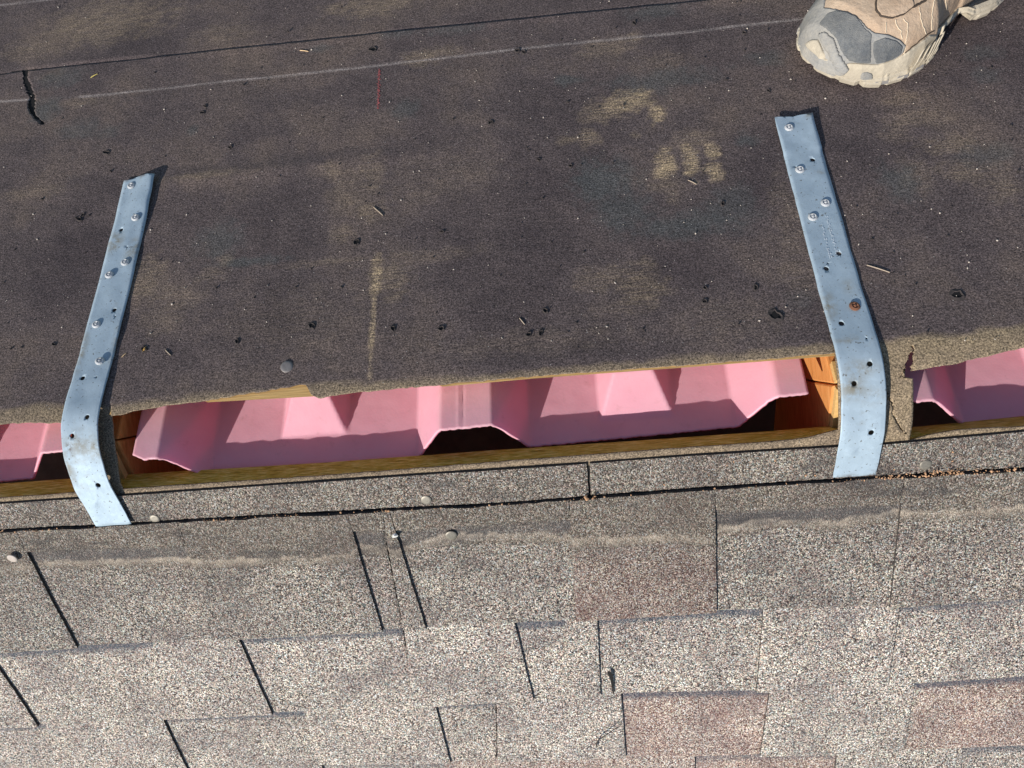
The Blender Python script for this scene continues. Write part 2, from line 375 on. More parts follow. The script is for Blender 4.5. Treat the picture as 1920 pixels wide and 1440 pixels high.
# stains: worn tan, grey green patches, ridge band that sat under the cap, chalk
st = np.zeros((nU, nV, 4))
def blob(ch, x, y, rx, ry, k, rag=.55):
    cu, cv = un(x, y, 'f'); au = abs(un(x+rx, y, 'f')[0]-cu); av = abs(un(x, y-ry, 'f')[1]-cv)
    sel = (abs(Ug-cu) < au*2.2) & (abs(Vp-cv) < av*2.2)
    d = np.sqrt(((Ug[sel]-cu)/au)**2+((Vp[sel]-cv)/av)**2)
    d = d+(fbm(Ug[sel]*170, Vp[sel]*170, ch+int(x))-.47)*rag*2.6
    st[sel, ch] = np.maximum(st[sel, ch], k*np.clip((1.25-d)/.80, 0, 1))
for q in [(1245, 308, 22, 28, .95), (1298, 308, 17, 26, .95), (1288, 280, 13, 14, .7), (1340, 322, 17, 16, .95), (1336, 284, 14, 18, .8), (1300, 262, 40, 18, .35), (1232, 212, 17, 20, .9),
          (1170, 192, 45, 22, .7), (1205, 180, 18, 18, .85), (1130, 210, 42, 20, .55), (1100, 258, 24, 18, .6), (1060, 262, 18, 9, .5), (1190, 252, 11, 8, .5), (1250, 350, 45, 12, .25), (1262, 372, 14, 14, .25),
          (1205, 540, 48, 42, .42), (1135, 522, 48, 26, .34), (1215, 495, 20, 14, .4), (1090, 530, 20, 16, .3), (1150, 580, 70, 20, .2), (690, 395, 26, 18, .45), (695, 328, 26, 40, .34), (622, 318, 22, 18, .35), (650, 360, 36, 40, .22), (640, 440, 26, 18, .3),
          (705, 515, 13, 36, .85), (699, 600, 5, 95, .75), (735, 525, 34, 40, .42), (790, 480, 120, 14, .22), (600, 492, 110, 8, .25), (272, 520, 38, 36, .45), (330, 560, 60, 30, .25), (300, 600, 40, 30, .25), (425, 488, 16, 14, .45), (395, 515, 34, 16, .25),
          (150, 40, 90, 36, .25), (790, 108, 46, 16, .45), (840, 96, 26, 12, .35), (1150, 85, 60, 16, .32), (1190, 70, 18, 10, .5), (1110, 100, 30, 10, .3), (655, 12, 40, 18, .28), (380, 330, 100, 7, .38), (70, 360, 70, 12, .22), (240, 390, 14, 60, .22),
          (1700, 185, 50, 14, .32), (1720, 220, 70, 16, .34), (1680, 250, 30, 16, .3), (1780, 270, 60, 20, .38), (1820, 320, 70, 24, .34), (1880, 350, 40, 30, .32), (1720, 330, 40, 40, .22), (1480, 420, 30, 90, .22), (1500, 520, 40, 40, .22), (820, 330, 130, 50, .14), (550, 600, 160, 60, .14), (1380, 600, 120, 40, .16), (1000, 640, 200, 26, .16), (150, 190, 40, 10, .3), (100, 140, 26, 12, .22), (1250, 115, 60, 20, .2)]:
    blob(0, *q[:4], q[4]*(.9 if q[4] > .65 else .55))
for q in [(1130, 340, 62, 42, .8), (1165, 395, 60, 40, .7), (1300, 420, 110, 26, .75), (1370, 385, 50, 40, .55), (1240, 150, 110, 22, .6), (1065, 150, 34, 10, .7), (1400, 262, 22, 14, .7), (470, 490, 70, 9, .7), (115, 145, 46, 18, .55), (85, 205, 28, 22, .7), (150, 243, 40, 18, .5), (205, 246, 22, 14, .5), (410, 450, 44, 34, .6),
          (755, 60, 40, 12, .5), (850, 55, 60, 10, .5), (1230, 20, 60, 14, .6), (760, 205, 26, 18, .55), (1435, 110, 40, 16, .5), (1690, 340, 44, 40, .6), (1850, 140, 30, 16, .5), (1840, 100, 40, 16, .5), (600, 90, 20, 8, .5), (1500, 560, 26, 20, .3), (360, 245, 12, 10, .6), (1850, 290, 60, 24, .5)]:
    blob(1, *q)
bt = line([(-100, 768), (0, 757), (240, 750), (560, 716), (800, 705), (1000, 690), (1300, 660), (1560, 642), (1640, 640), (1720, 622), (1800, 620), (1920, 602), (2050, 592)], 'f')(Ug)
st[..., 2] = np.clip((bt+(fbm(Ug*60, Vp*120, 21)-.5)*.010-Vp)/.006, 0, 1)*(.62+.25*fbm(Ug*25, Vp*40, 31))*np.where(Ug > .275, 1.25, 1.0)
ck = line([(-200, 228), (0, 189), (160, 181), (400, 155), (700, 124), (1000, 88), (1300, 58), (1510, 34), (2000, -20)], 'f')(Ug)
ckm = np.exp(-((Vp-ck)/.0013)**2)
st[..., 3] = ckm*np.clip(.25+fbm(Ug*50, Vp*50, 41)*.9, 0, 1)*np.where((Ug < -.447) & (Ug > -.505), .10, .8)
cl, cv = un(711, 130, 'f'); c2, cv2 = un(709, 205, 'f')
redc = ((Vp < cv) & (Vp > cv2))*np.exp(-((Ug-(cl+(c2-cl)*(cv-Vp)/(cv-cv2)))/.0011)**2)
F = grid_faces(nU, nV)
um = (uc[:-1]+uc[1:])/2
slotcol = in_slot(um)
keep = ~removed
keep[slotcol, n_near:n_near+n_slot] = False
F = F[keep.ravel()]
stc = st.reshape(-1, 4)
felt = mesh_obj('felt_underlayment', P.reshape(-1, 3), F, M_FELT, far_roof, True, {'stain': stc})
sm = felt.modifiers.new('thickness', 'SOLIDIFY'); sm.thickness = .0012; sm.offset = -1
# second sheet running on below the lap, black where it shows through the tear
ul = np.linspace(-1.5, 1.5, 500); ll = lap(ul)
vl = np.concatenate([np.linspace(-.12, .0, 30), np.linspace(.0009, .30, 112), np.linspace(.31, .85, 30)])
Ul = np.repeat(ul[:, None], len(vl), 1); Vl = ll[:, None]+vl[None]
hl = np.where(Vl < ll[:, None]+.002, -.0016, -.0003+.0012*np.clip(1-np.abs(Ul-un(165, 120, 'f')[0])/.078, 0, 1)**.3*np.clip(1-vl[None]/.05, 0, 1)+(fbm(Ul*9, Vl*7, 1)-.5)*.003)
hl = np.where(vl[None] <= 0, -.0014+(fbm(Ul*9, Vl*7, 1)-.5)*.003, hl)
s2 = np.zeros((*Ul.shape, 4)); _U, _V, _s = Ug, Vp, st
Ug, Vp, st = Ul, Vl, s2
for q in [(200, 40, 120, 40, .28), (700, 8, 80, 20, .3), (420, 60, 60, 20, .15), (60, 90, 60, 20, .2)]: blob(0, *q)
c9 = line([(-50, 14), (0, 10), (80, 0), (300, -25)], 'f')(Ul); s2[..., 3] = np.exp(-((Vl-c9)/.0014)**2)*.5
Ug, Vp, st = _U, _V, _s
mesh_obj('felt_underlayment', W(Ul, Vl, hl, 'f').reshape(-1, 3), grid_faces(*Ul.shape), M_FELT, far_roof, True, {'stain': s2.reshape(-1, 4)})
tb = [un(20, 128, 'f'), un(110, 128, 'f'), un(120, 245, 'f'), un(20, 245, 'f')]
mesh_obj('black_backing', W(np.array([q[0] for q in tb]), np.array([q[1] for q in tb]), -.00155+.0008, 'f')-np.array([0, 0, .0006]), [(0, 1, 2, 3)], M_BLACK, far_roof)
# red chalk tick as a thin streak of chalk grains
M_RED = mat_plain('red_chalk', (.34, .085, .085), .9)
rv, rf = [], []
for k in range(150):
    t = random.random(); u_ = cl+(c2-cl)*t+random.gauss(0, .0007); v_ = cv+(cv2-cv)*t; r_ = random.uniform(.0003, .0008)
    b_ = len(rv); hq = float(np.interp(v_, Vp[400], hh[np.argmin(abs(uc-u_))]))+.0004
    for a_ in range(4): rv.append(W(u_+r_*math.cos(a_*1.57+t*9), v_+r_*math.sin(a_*1.57+t*9), hq, 'f'))
    rf.append((b_, b_+1, b_+2, b_+3))
o = mesh_obj('chalk_tick', rv, rf, M_RED, far_roof); o['kind'] = 'stuff'
def felt_h(u, v):
    i = int(np.argmin(abs(uc-u))); return float(np.interp(v, Vp[i], hh[i]))

# ------------------------------------------------------------------ shingles on the near slope
rowA = line([(-300, 1238), (-20, 1224), (150, 1213), (520, 1193), (800, 1178), (1080, 1163), (1343, 1147), (1690, 1136), (1920, 1119), (2300, 1092)], 'n', .010)
rowB = line([(-300, 1385), (0, 1363), (300, 1347), (565, 1336), (815, 1322), (1165, 1302), (1445, 1295), (1720, 1283), (1920, 1270), (2300, 1240)], 'n', .010)
rowC = line([(-300, 1500), (0, 1470), (355, 1445), (600, 1432), (845, 1429), (1172, 1419), (1303, 1420), (1570, 1413), (1810, 1405), (1920, 1400), (2300, 1375)], 'n', .010)
strip_top = line([(-300, 968), (0, 947), (227, 932), (640, 903), (1100, 872), (1300, 857), (1560, 841), (1660, 836), (1920, 812), (2300, 780)], 'n', .004)
strip_bot = line([(-300, 1012), (0, 995), (250, 981), (500, 966), (960, 942), (1300, 916), (1600, 897), (1920, 878), (2300, 850)], 'n', .004)
cover_line = line([(-200, 1062), (0, 1064), (80, 1056), (240, 1052), (420, 1049), (640, 1041), (655, 1040), (672, 1026), (735, 1029), (760, 1026), (850, 1006), (1000, 1004), (1075, 1009), (1150, 1006), (1230, 999), (1335, 1003), (1350, 992), (1450, 977), (1560, 981), (1690, 961), (1800, 957), (1920, 949), (2200, 935)], 'n', .006)
def row_h(t): return .003+.0065*t
def piece(name, uLt, uLb, uRt, uRb, top, bot, dh, thick, parent, red=0., bright=1., band=0., st0=0., cover=False, step=.003, under=.016, rise=.0065):
    """one granule-faced piece between two slanted side lines and two courses"""
    um_ = (uLt+uRt)/2
    nu = max(3, int((uRt-uLt)/step)); L = float(bot(um_)-top(um_)); nv = max(4, int(L/step))
    a = np.linspace(0, 1, nu)[:, None]; b = np.linspace(-under/L, 1, nv)[None]
    bb = np.clip(b, 0, 1)
    U = (uLt+(uLb-uLt)*b)*(1-a)+(uRt+(uRb-uRt)*b)*a
    S = top(U)+(bot(U)-top(U))*b
    jr = lambda q, k: (vnoise(q*600, q*0+k, k)-.5)*.0009
    e = np.zeros((nu, nv)); e[0] = jr(S[0], 3+dh*900); e[-1] = jr(S[-1], 4+dh*800); U = U+e
    f_ = np.zeros((nu, nv)); f_[:, -1] = jr(U[:, -1], 7+dh*900); S = S+f_
    H = .003+rise*b+dh+(fbm(U*14, S*14, 2)-.5)*.0022
    edge = np.minimum(np.minimum(a, 1-a)*(uRt-uLt), (1-b)*L); H = H-np.clip(1-edge/.0015, 0, 1)*.0006
    c = np.zeros((nu, nv, 4)); c[..., 0] = red*np.clip(.45+fbm(U*30, S*30, 9)*.9, 0, 1); c[..., 2] = bright*(.86+.28*fbm(U*12, S*12, 17))
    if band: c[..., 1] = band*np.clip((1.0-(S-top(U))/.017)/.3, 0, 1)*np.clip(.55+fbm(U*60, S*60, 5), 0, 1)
    if cover:
        d = (S-cover_line(U)-(fbm(U*130, S*130, 3)-.48)*.008)
        c[..., 3] = np.where(d < -.0015, .5, np.where(d < .009, .5+.42*np.exp(-np.maximum(d, 0)/.0045)*np.clip(-.1+1.5*fbm(U*70, S*90, 77), 0, 1), np.clip(.30*np.exp(-np.maximum(d-.009, 0)/.035)*np.clip(.3+1.3*fbm(U*26, S*40, 91), 0, 1), 0, .5)))
        c[..., 1] = np.maximum(c[..., 1], 0)
    Vt = W(U, S, H, 'n').reshape(-1, 3); Vb = W(U, S, H-thick, 'n').reshape(-1, 3)
    n0 = nu*nv; Ft = grid_faces(nu, nv)[:, ::-1]
    idx = np.arange(n0).reshape(nu, nv)
    loop = np.concatenate([idx[0, :], idx[1:, -1], idx[-1, -2::-1], idx[-2:0:-1, 0]])
    nx = np.roll(loop, -1)
    Fs = np.stack([loop, nx, nx+n0, loop+n0], -1)
    V = np.concatenate([Vt, Vb]); cc = np.concatenate([c.reshape(-1, 4)]*2)
    o = mesh_obj(name, V, np.concatenate([Ft, Fs]), M_SH, parent, False, {'col': cc})
    o.data.materials.append(M_EDGE)
    mi = np.zeros(len(Ft)+len(Fs), np.int32); mi[len(Ft):] = 1
    o.data.polygons.foreach_set('material_index', mi)
    fix_normals(o)
    return o
H0 = .009
ux = lambda x, y: un(x, y, 'n', H0)[0]
def PL(a, b): return ux(*a), ux(*b)
cap_top = lambda u: strip_bot(u)+.0012+(vnoise(np.asarray(u)*45, np.asarray(u)*0, 2)-.35)*.0016+(vnoise(np.asarray(u)*190, np.asarray(u)*0, 5)-.5)*.0010
# cut strip of shingle along the slot, two lengths butted at a joint
for (a, b) in [((-1.2, -1.2), (ux(1101, 872), ux(1103, 925))), ((ux(1106, 872), ux(1107, 925)), (1.2, 1.2))]:
    o = piece('shingle_strip', a[0], a[1], b[0], b[1], strip_top, strip_bot, -.0002, .0022, near_roof, bright=.80, cover=False, under=0, step=.003, rise=.0006)
    cc = o.data.color_attributes['col']; arr = np.zeros(len(cc.data)*4, np.float32); cc.data.foreach_get('color', arr); arr = arr.reshape(-1, 4); arr[:, 3] = .36; cc.data.foreach_set('color', arr.ravel())
slit = line([(-300, 1055), (46, 1038), (350, 1022), (658, 998), (737, 996), (1074, 975), (1341, 958), (1690, 945), (1920, 930), (2300, 905)], 'n', .008)
rowE = lambda u: rowC(u)+.118
rowF = lambda u: rowC(u)+.236
rowG = lambda u: rowC(u)+.354
rowH_ = lambda u: rowC(u)+.472
ROWS = [
 ('A', cap_top, rowA, [(-1.2, -1.2), PL((706, 955), (757, 1180)), (1.2, 1.2)],
  [((-1.2, -1.2), PL((46, 1038), (150, 1215)), 0, .90), (PL((352, 1030), (408, 1195)), PL((658, 997), (718, 1180)), 0, .92), (PL((723, 990), (758, 1180)), PL((737, 997), (800, 1176)), 0, .95), (PL((1074, 1005), (1080, 1164)), PL((1341, 958), (1343, 1147)), .75, .88), (PL((1688, 962), (1666, 1136)), (1.2, 1.2), .05, 1.0)]),
 ('B', rowA, rowB, [(-1.2, -1.2), PL((752, 1180), (771, 1300)), PL((1692, 1137), (1662, 1278)), (1.2, 1.2)],
  [((-1.2, -1.2), PL((-32, 1222), (78, 1361)), .1, 1.0), (PL((284, 1206), (300, 1347)), PL((441, 1196), (512, 1336)), 0, 1.05), (PL((757, 1180), (774, 1322)), PL((963, 1168), (1001, 1310)), 0, 1.06), (PL((1058, 1166), (1072, 1305)), PL((1120, 1162), (1126, 1304)), 0, 1.0), (PL((1434, 1145), (1417, 1294)), PL((1691, 1136), (1662, 1284)), 0, 1.08)]),
 ('C', rowB, rowC, [(-1.2, -1.2), PL((930, 1318), (933, 1428)), (1.2, 1.2)],
  [(PL((80, 1358), (130, 1465)), PL((299, 1347), (355, 1443)), 0, 1.08), (PL((566, 1336), (604, 1433)), PL((814, 1323), (846, 1430)), 0, 1.1), (PL((931, 1317), (935, 1428)), PL((1165, 1302), (1173, 1418)), 0, 1.1), (PL((1446, 1295), (1424, 1415)), PL((1718, 1283), (1692, 1408)), 0, 1.1)]),
 ('D', rowC, rowE, [(-1.2, -1.2), (.02, .02), (1.2, 1.2)],
  [(PL((250, 1455), (330, 1560)), PL((598, 1433), (650, 1560)), 0, 1.08), (PL((832, 1430), (860, 1560)), PL((1303, 1420), (1303, 1560)), .5, 1.05), (PL((1572, 1413), (1550, 1560)), PL((1808, 1405), (1780, 1560)), 0, 1.05)]),
 ('E', rowE, rowF, [(-1.2, -1.2), (-.25, -.25), (1.2, 1.2)], [((-.62, -.62), (-.4, -.4), 0, 1.05), ((-.2, -.2), (.05, .05), .3, 1.), ((.2, .2), (.42, .42), 0, 1.05)]),
 ('F', rowF, rowG, [(-1.2, -1.2), (.1, .1), (1.2, 1.2)], [((-.7, -.7), (-.5, -.5), 0, 1.05), ((-.3, -.3), (-.1, -.1), .2, 1.), ((.15, .15), (.35, .35), 0, 1.05)]),
 ('G', rowG, rowH_, [(-1.2, -1.2), (-.15, -.15), (1.2, 1.2)], [((-.55, -.55), (-.35, -.35), 0, 1.05), ((-.1, -.1), (.15, .15), .2, 1.), ((.3, .3), (.5, .5), 0, 1.05)]),
]
REDBASE = {'C': [(ux(1165, 1360), ux(1440, 1360)), (ux(1716, 1340), .56)], 'D': [(ux(1303, 1430), ux(1570, 1430))]}
BANDS = {'A': .55}
for nm, top, bot, joints, teeth in ROWS:
    seg = []
    st_ = .0024 if nm == 'A' else (.003 if nm in 'BC' else .006)
    for k in range(len(joints)-1):
        gq = .0004
        seg.append(piece('shingle', joints[k][0]+gq, joints[k][1]+gq, joints[k+1][0]-gq, joints[k+1][1]-gq, top, bot, 0, .003, near_roof, red=0, bright=1.14 if nm != 'A' else .84, band=.0 if nm == 'A' else 1.0, cover=(nm == 'A'), step=st_, under=(0 if nm == 'A' else .016)))
    if nm in REDBASE or nm == 'A':
        for o in seg:
            at = o.data.color_attributes['col']; arr = np.zeros(len(at.data)*4, np.float32); at.data.foreach_get('color', arr); arr = arr.reshape(-1, 4)
            co = np.zeros(len(o.data.vertices)*3); o.data.vertices.foreach_get('co', co); co = co.reshape(-1, 3)
            for a, b in REDBASE.get(nm, []):
                k = (co[:, 0] > a) & (co[:, 0] < b); arr[k, 0] = .35+.5*fbm(co[k, 0]*30, co[k, 1]*30, 6)
            if nm == 'A':
                s_ = -co[:, 1]*CS-co[:, 2]*SN
                bl = line([(-100, 1040), (46, 1034), (350, 1026), (658, 1000), (740, 996), (1070, 975), (1345, 962), (1690, 946), (2000, 930)], 'n', .006)(co[:, 0])
                arr[:, 1] = .95*np.clip(1.7-abs(s_-bl-.008)/.0055, 0, 1)*np.clip(.1+1.3*fbm(co[:, 0]*22, co[:, 1]*40, 13), 0, 1)
            at.data.foreach_set('color', arr.ravel())
    for (lt, rt, rd, brt) in teeth:
        def owner(u):
            for o, k in zip(seg, range(len(seg))):
                if u < joints[k+1][0]+.002: return o
            return seg[-1]
        m_ = (max(lt[0], -1.2)+min(rt[0], 1.2))/2
        top_ = top
        piece('shingle_tab', lt[0], lt[1], rt[0], rt[1], top_, bot, .0031, .0030, owner(m_), red=rd, bright=brt*(.86 if nm == 'A' else 1.12), cover=(nm == 'A'), step=st_, under=(0.0 if nm == 'A' else .014))
    if nm == 'A':
        # above the slits the upper layer runs on between the tabs
        for k in range(len(teeth)-1):
            l_, r_ = teeth[k][1], teeth[k+1][0]
            piece('shingle_web', l_[0]+.0002, l_[0]+.0002+(l_[1]-l_[0])*.22, r_[0]-.0002, r_[0]-.0002+(r_[1]-r_[0])*.22, top, slit, .0026, .0028, owner((l_[0]+r_[0])/2), bright=.78, cover=True, step=st_, under=0, rise=.0016)
# dark tar bed under the first kerf and between pieces
uq = np.linspace(-1.2, 1.2, 60)
V = np.concatenate([W(uq, strip_top(uq)+.004, .0006, 'n'), W(uq, rowG(uq), .0006, 'n')])
mesh_obj('asphalt_bed', V, [(i, i+1, 61+i, 60+i) for i in range(59)], M_BLACK, near_roof)

# ------------------------------------------------------------------ rafters under the slots
def rafter(u0, u1, side, label):
    prof = [(.0006, -.0215), (1.0, -.0215), (1.0, -.16), (.0006+.085, -.16)] if False else None
    g = 1 if side == 'f' else -1
    # plumb cut at the ridge: y = 0.0006*g
    top = -.0215; dep = .14
    def onp(h): return (0.0006 - h*SN)/CS      # s where y*g = .0006
    pts = [(onp(top), top), (1.1, top), (1.1, top-dep), (onp(top-dep), top-dep)]
    n = 8; V = []
    for u in (u0, u1):
        for s, h in pts: V.append(W(u, s, h, side))
    F = [(0, 1, 2, 3), (7, 6, 5, 4)]+[(i, (i+1) % 4, 4+(i+1) % 4, 4+i) for i in range(4)]
    o = fix_normals(mesh_obj('rafter', V, F, M_RAFTER))
    bv = o.modifiers.new('worn', 'BEVEL'); bv.width = .0015; bv.segments = 2
    return tag(o, label, 'rafter', 'rafters meeting under the ridge')
for c, who in ((-.355, 'left'), (.262, 'right')):
    rafter(c-.019, c+.019, 'f', f'orange fir rafter under the felt side of the {who} metal strap')
    rafter(c-.019, c+.019, 'n', f'orange fir rafter under the shingle side of the {who} metal strap')

# ------------------------------------------------------------------ pink foam rafter vents
KN = [(-.3225, -.0255), (-.300, -.0255), (-.269, -.057), (-.0885, -.057), (-.0625, -.0255), (-.020, -.0255), (.0075, -.057), (.174, -.057), (.2025, -.0255), (.2255, -.0255)]
def baffle_mesh(shift=0.0):
    uu = np.linspace(-.3225, .2255, 275); sv = np.concatenate([np.linspace(0, .09, 50), np.linspace(.1, .6, 12)])
    kx = [k[0] for k in KN]; kh = [k[1] for k in KN]
    ufine = np.linspace(-.3225, .2255, 2193); prof = np.interp(ufine, kx, kh)
    ker = np.hanning(7); ker /= ker.sum(); prof = np.convolve(np.pad(prof, 3, mode='edge'), ker, 'valid')
    hb = np.interp(uu, ufine, prof)
    s_end = np.interp(uu, [-.32, .225], [-.0085, .0055])+(-.057-hb)*0-.0095*np.clip((-.0255-hb-.006)/.024, 0, 1)+(vnoise(uu*700, uu*0, 3)-.5)*.0010+.002
    s_end += np.where(uu < -.312, (-.312-uu)*.5, 0)
    U = np.repeat(uu[:, None], len(sv), 1); S = s_end[:, None]+sv[None]
    Hh = np.repeat(hb[:, None], len(sv), 1)
    for (a, b, s0) in ((-.208, -.150, .0165), (.066, .126, .0105)):
        for sh in (0, .20):
            f = np.minimum(np.minimum((U-a)*1.5, (b-U)*1.5), np.minimum((S-s0-sh)*.62, (s0+sh+.12-S)*.62))
            f = np.clip(f, 0, .021); Hh = np.maximum(Hh, np.where(f > 0, -.057+f, -1))
    seam = un(867, 760, 'f', -.0255)[0]
    Hh += (-.0011*np.exp(-((U-seam)/.0009)**2)+.0007*np.exp(-((U-seam+.0022)/.0012)**2))*(.6+.8*vnoise(S*160, S*0, 2))
    Hh += (fbm(U*22, S*22, 6)-.5)*.0016
    dust = np.clip((Hh+.032)/.006, 0, 1)*.9
    c = np.zeros((*U.shape, 4)); c[..., 0] = dust*np.clip(1.1-S/.08, .3, 1)
    return W(U, S, Hh, 'f').reshape(-1, 3), grid_faces(*U.shape), c.reshape(-1, 4)
Vb, Fb, Cb = baffle_mesh()
for k, lab in ((0, 'long pink foam vent channel in the middle gap between the two metal straps'), (-1, 'pink foam vent channel showing left of the left metal strap'), (1, 'shaded pink foam vent channel in the gap right of the right metal strap')):
    o = mesh_obj('rafter_vent', Vb+np.array([.610*k+(.004 if k == 1 else 0), 0, 0]), Fb, M_PINK, None, True, {'dust': Cb})
    so = o.modifiers.new('foam', 'SOLIDIFY'); so.thickness = .0022; so.offset = -1
    tag(o, lab, 'vent channel', 'pink rafter vents under the ridge')
ub = [(-1.2, -.6), (1.2, -.6)]

# ------------------------------------------------------------------ galvanised straps bent over the ridge
SLT = .040
def circle(cx, cy, r, n=14): return [(cx+r*math.cos(2*math.pi*i/n), cy+r*math.sin(2*math.pi*i/n)) for i in range(n)]
def strap_h(t, k):
    h = .0019+.0005*math.sin(t*31+k*2)
    if t > .20: h += (.0026 if k else .0012)*((t-.20)/.06)**2
    if t < -.02: h += .0020+.0028*min(1, (-.02-t)/.02)
    elif t < .02: h += .0020
    elif t < .06: h += .0020*(1-(t-.02)/.04)
    return h
def strap_pt(t, w, k, cu, sk, hx=0.0):
    h = strap_h(t, k)+hx + (.0012*(t > .22)*((w/.016)**2) if k else .0012*math.sin(w*150)*(t > .2)*((t-.2)/.06))
    y, z = PATH(np.array(t), np.array(h), SLT)
    foot = max(0.0, min(1.0, (-t-.01)/.07))
    return Vector((cu+w+sk*t+foot*(-.0022 if k else .0042), float(y), float(z)))
def strap_normal(t):
    a = max(-1, min(1, t/SLT))*PITCH
    return Vector((0, math.sin(a), math.cos(a)))
def build_nail(parent, t, w, k, cu, sk, r=.0040, mat=None, tilt=(0, 0), proud=.0006):
    prof = [(0, .0017), (.0009, .0016), (.0012, .0006), (.0019, .0005), (.0025, .0013), (.0033, .0009), (r, .0004), (r, 0), (.0016, -.0012), (.0016, -.006)]
    n = 14; V, F = [], []
    for (rr, zz_) in prof:
        for i in range(n):
            a = 2*math.pi*i/n; V.append((rr*math.cos(a), rr*math.sin(a), zz_))
    for j in range(len(prof)-1):
        for i in range(n): F.append((j*n+i, j*n+(i+1) % n, (j+1)*n+(i+1) % n, (j+1)*n+i))
    o = mesh_obj('nail', V, F, mat or M_NAIL, parent, False)
    fix_normals(o)
    nn = (strap_normal(t)+Vector((tilt[0], tilt[1], 0))).normalized()
    q = nn.to_track_quat('Z', 'Y')
    o.matrix_world = Matrix.Translation(strap_pt(t, w, k, cu, sk, proud)) @ q.to_matrix().to_4x4()
    return o
def strap(k, cu, sk, t0, t1, holes, small, nails, dimples, dirt, label):
    root = empty('metal_strap', tuple(strap_pt(.0, 0, k, cu, sk)))
    hw = .0160
    bm = bmesh.new()
    cd = bpy.data.curves.new('tmp', 'CURVE'); cd.dimensions = '2D'; cd.fill_mode = 'BOTH'
    c = .0022
    def addp(pts):
        s = cd.splines.new('POLY'); s.points.add(len(pts)-1); s.use_cyclic_u = True
        for p_, q_ in zip(s.points, pts): p_.co = (q_[0], q_[1], 0, 1)
    topj = [(hw-i*2*hw/8, t1+random.uniform(-.0007, .0007)+(-.0012 if k == 0 and i > 5 else 0)) for i in range(9)]
    addp([(-hw, t0), (hw, t0)]+topj)
    for (w, t) in holes: addp(circle(w, t, .0021))
    for (w, t) in small: addp(circle(w, t, .0008, 8))
    to = bpy.data.objects.new('tmp', cd); COL.objects.link(to)
    dg = bpy.context.evaluated_depsgraph_get(); me = bpy.data.meshes.new_from_object(to.evaluated_get(dg))
    bm.from_mesh(me); bpy.data.objects.remove(to); bpy.data.curves.remove(cd)
    bmesh.ops.remove_doubles(bm, verts=bm.verts, dist=1e-6)
    for tcut in np.arange(t0+.003, t1, .0032):
        bmesh.ops.bisect_plane(bm, geom=bm.verts[:]+bm.edges[:]+bm.faces[:], plane_co=(0, float(tcut), 0), plane_no=(0, 1, 0))
    for wcut in np.linspace(-.013, .013, 9):
        bmesh.ops.bisect_plane(bm, geom=bm.verts[:]+bm.edges[:]+bm.faces[:], plane_co=(float(wcut)+1e-5, 0, 0), plane_no=(1, 0, 0))
    cols = []
    for v in bm.verts:
        w, t = v.co.x, v.co.y
        d = e = 0.0
        for (dw, dt, rw, rt, kk, ch) in dirt:
            f = max(0, 1-math.hypot((w-dw)/rw, (t-dt)/rt))*kk
            if ch == 0: d = max(d, f)
            else: e = max(e, f)
        cols.append((d, e, 0, 1))
        hx = 0
        for (w2, t2) in dimples:
            r_ = math.hypot(w-w2, t-t2)
            if r_ < .005: hx += .0011*math.cos(r_/.005*math.pi/2)
        hx += .00025*(vnoise(np.array(w*90), np.array(t*70), 3+k)-.5)*4
        # hammer dings along the edges
        ew = max(0, abs(w)-.0125)/.0035
        v.co = strap_pt(t, w+(.0004*(vnoise(np.array(t*120), np.array(0.), 6+k)-.5) if abs(w) > .0158 else 0), k, cu, sk, float(hx)-ew*.0006*float(vnoise(np.array(t*60), np.array(w*10), 8)))
    m2 = bpy.data.meshes.new('strap_band'); bm.normal_update(); bmesh.ops.recalc_face_normals(bm, faces=bm.faces)
    if sum(f.normal.z for f in bm.faces) < 0: bmesh.ops.reverse_faces(bm, faces=bm.faces)
    bm.to_mesh(m2); bm.free()
    at = m2.color_attributes.new('dirt', 'FLOAT_COLOR', 'POINT'); at.data.foreach_set('color', np.array(cols, np.float32).ravel())
    m2.materials.append(M_GALV); m2.polygons.foreach_set('use_smooth', [True]*len(m2.polygons))
    ob = bpy.data.objects.new('strap_band', m2); COL.objects.link(ob); ob.parent = root; ob.matrix_parent_inverse = Matrix.Translation(root.location).inverted()
    so = ob.modifiers.new('gauge', 'SOLIDIFY'); so.thickness = .0010; so.offset = -1
    for (w, t, mat, pr, tl) in nails:
        n_ = build_nail(None, t, w, k, cu, sk, .0042 if mat is M_RUST else .0039, mat, tl, pr)
        mw = n_.matrix_world.copy(); n_.parent = root; n_.matrix_parent_inverse = Matrix.Translation(root.location).inverted(); n_.matrix_world = mw
    return tag(root, label, 'metal strap', 'straps bent over the ridge')
NW = .0063
n_ = M_NAIL
R_cu, L_cu = .2585, -.3565
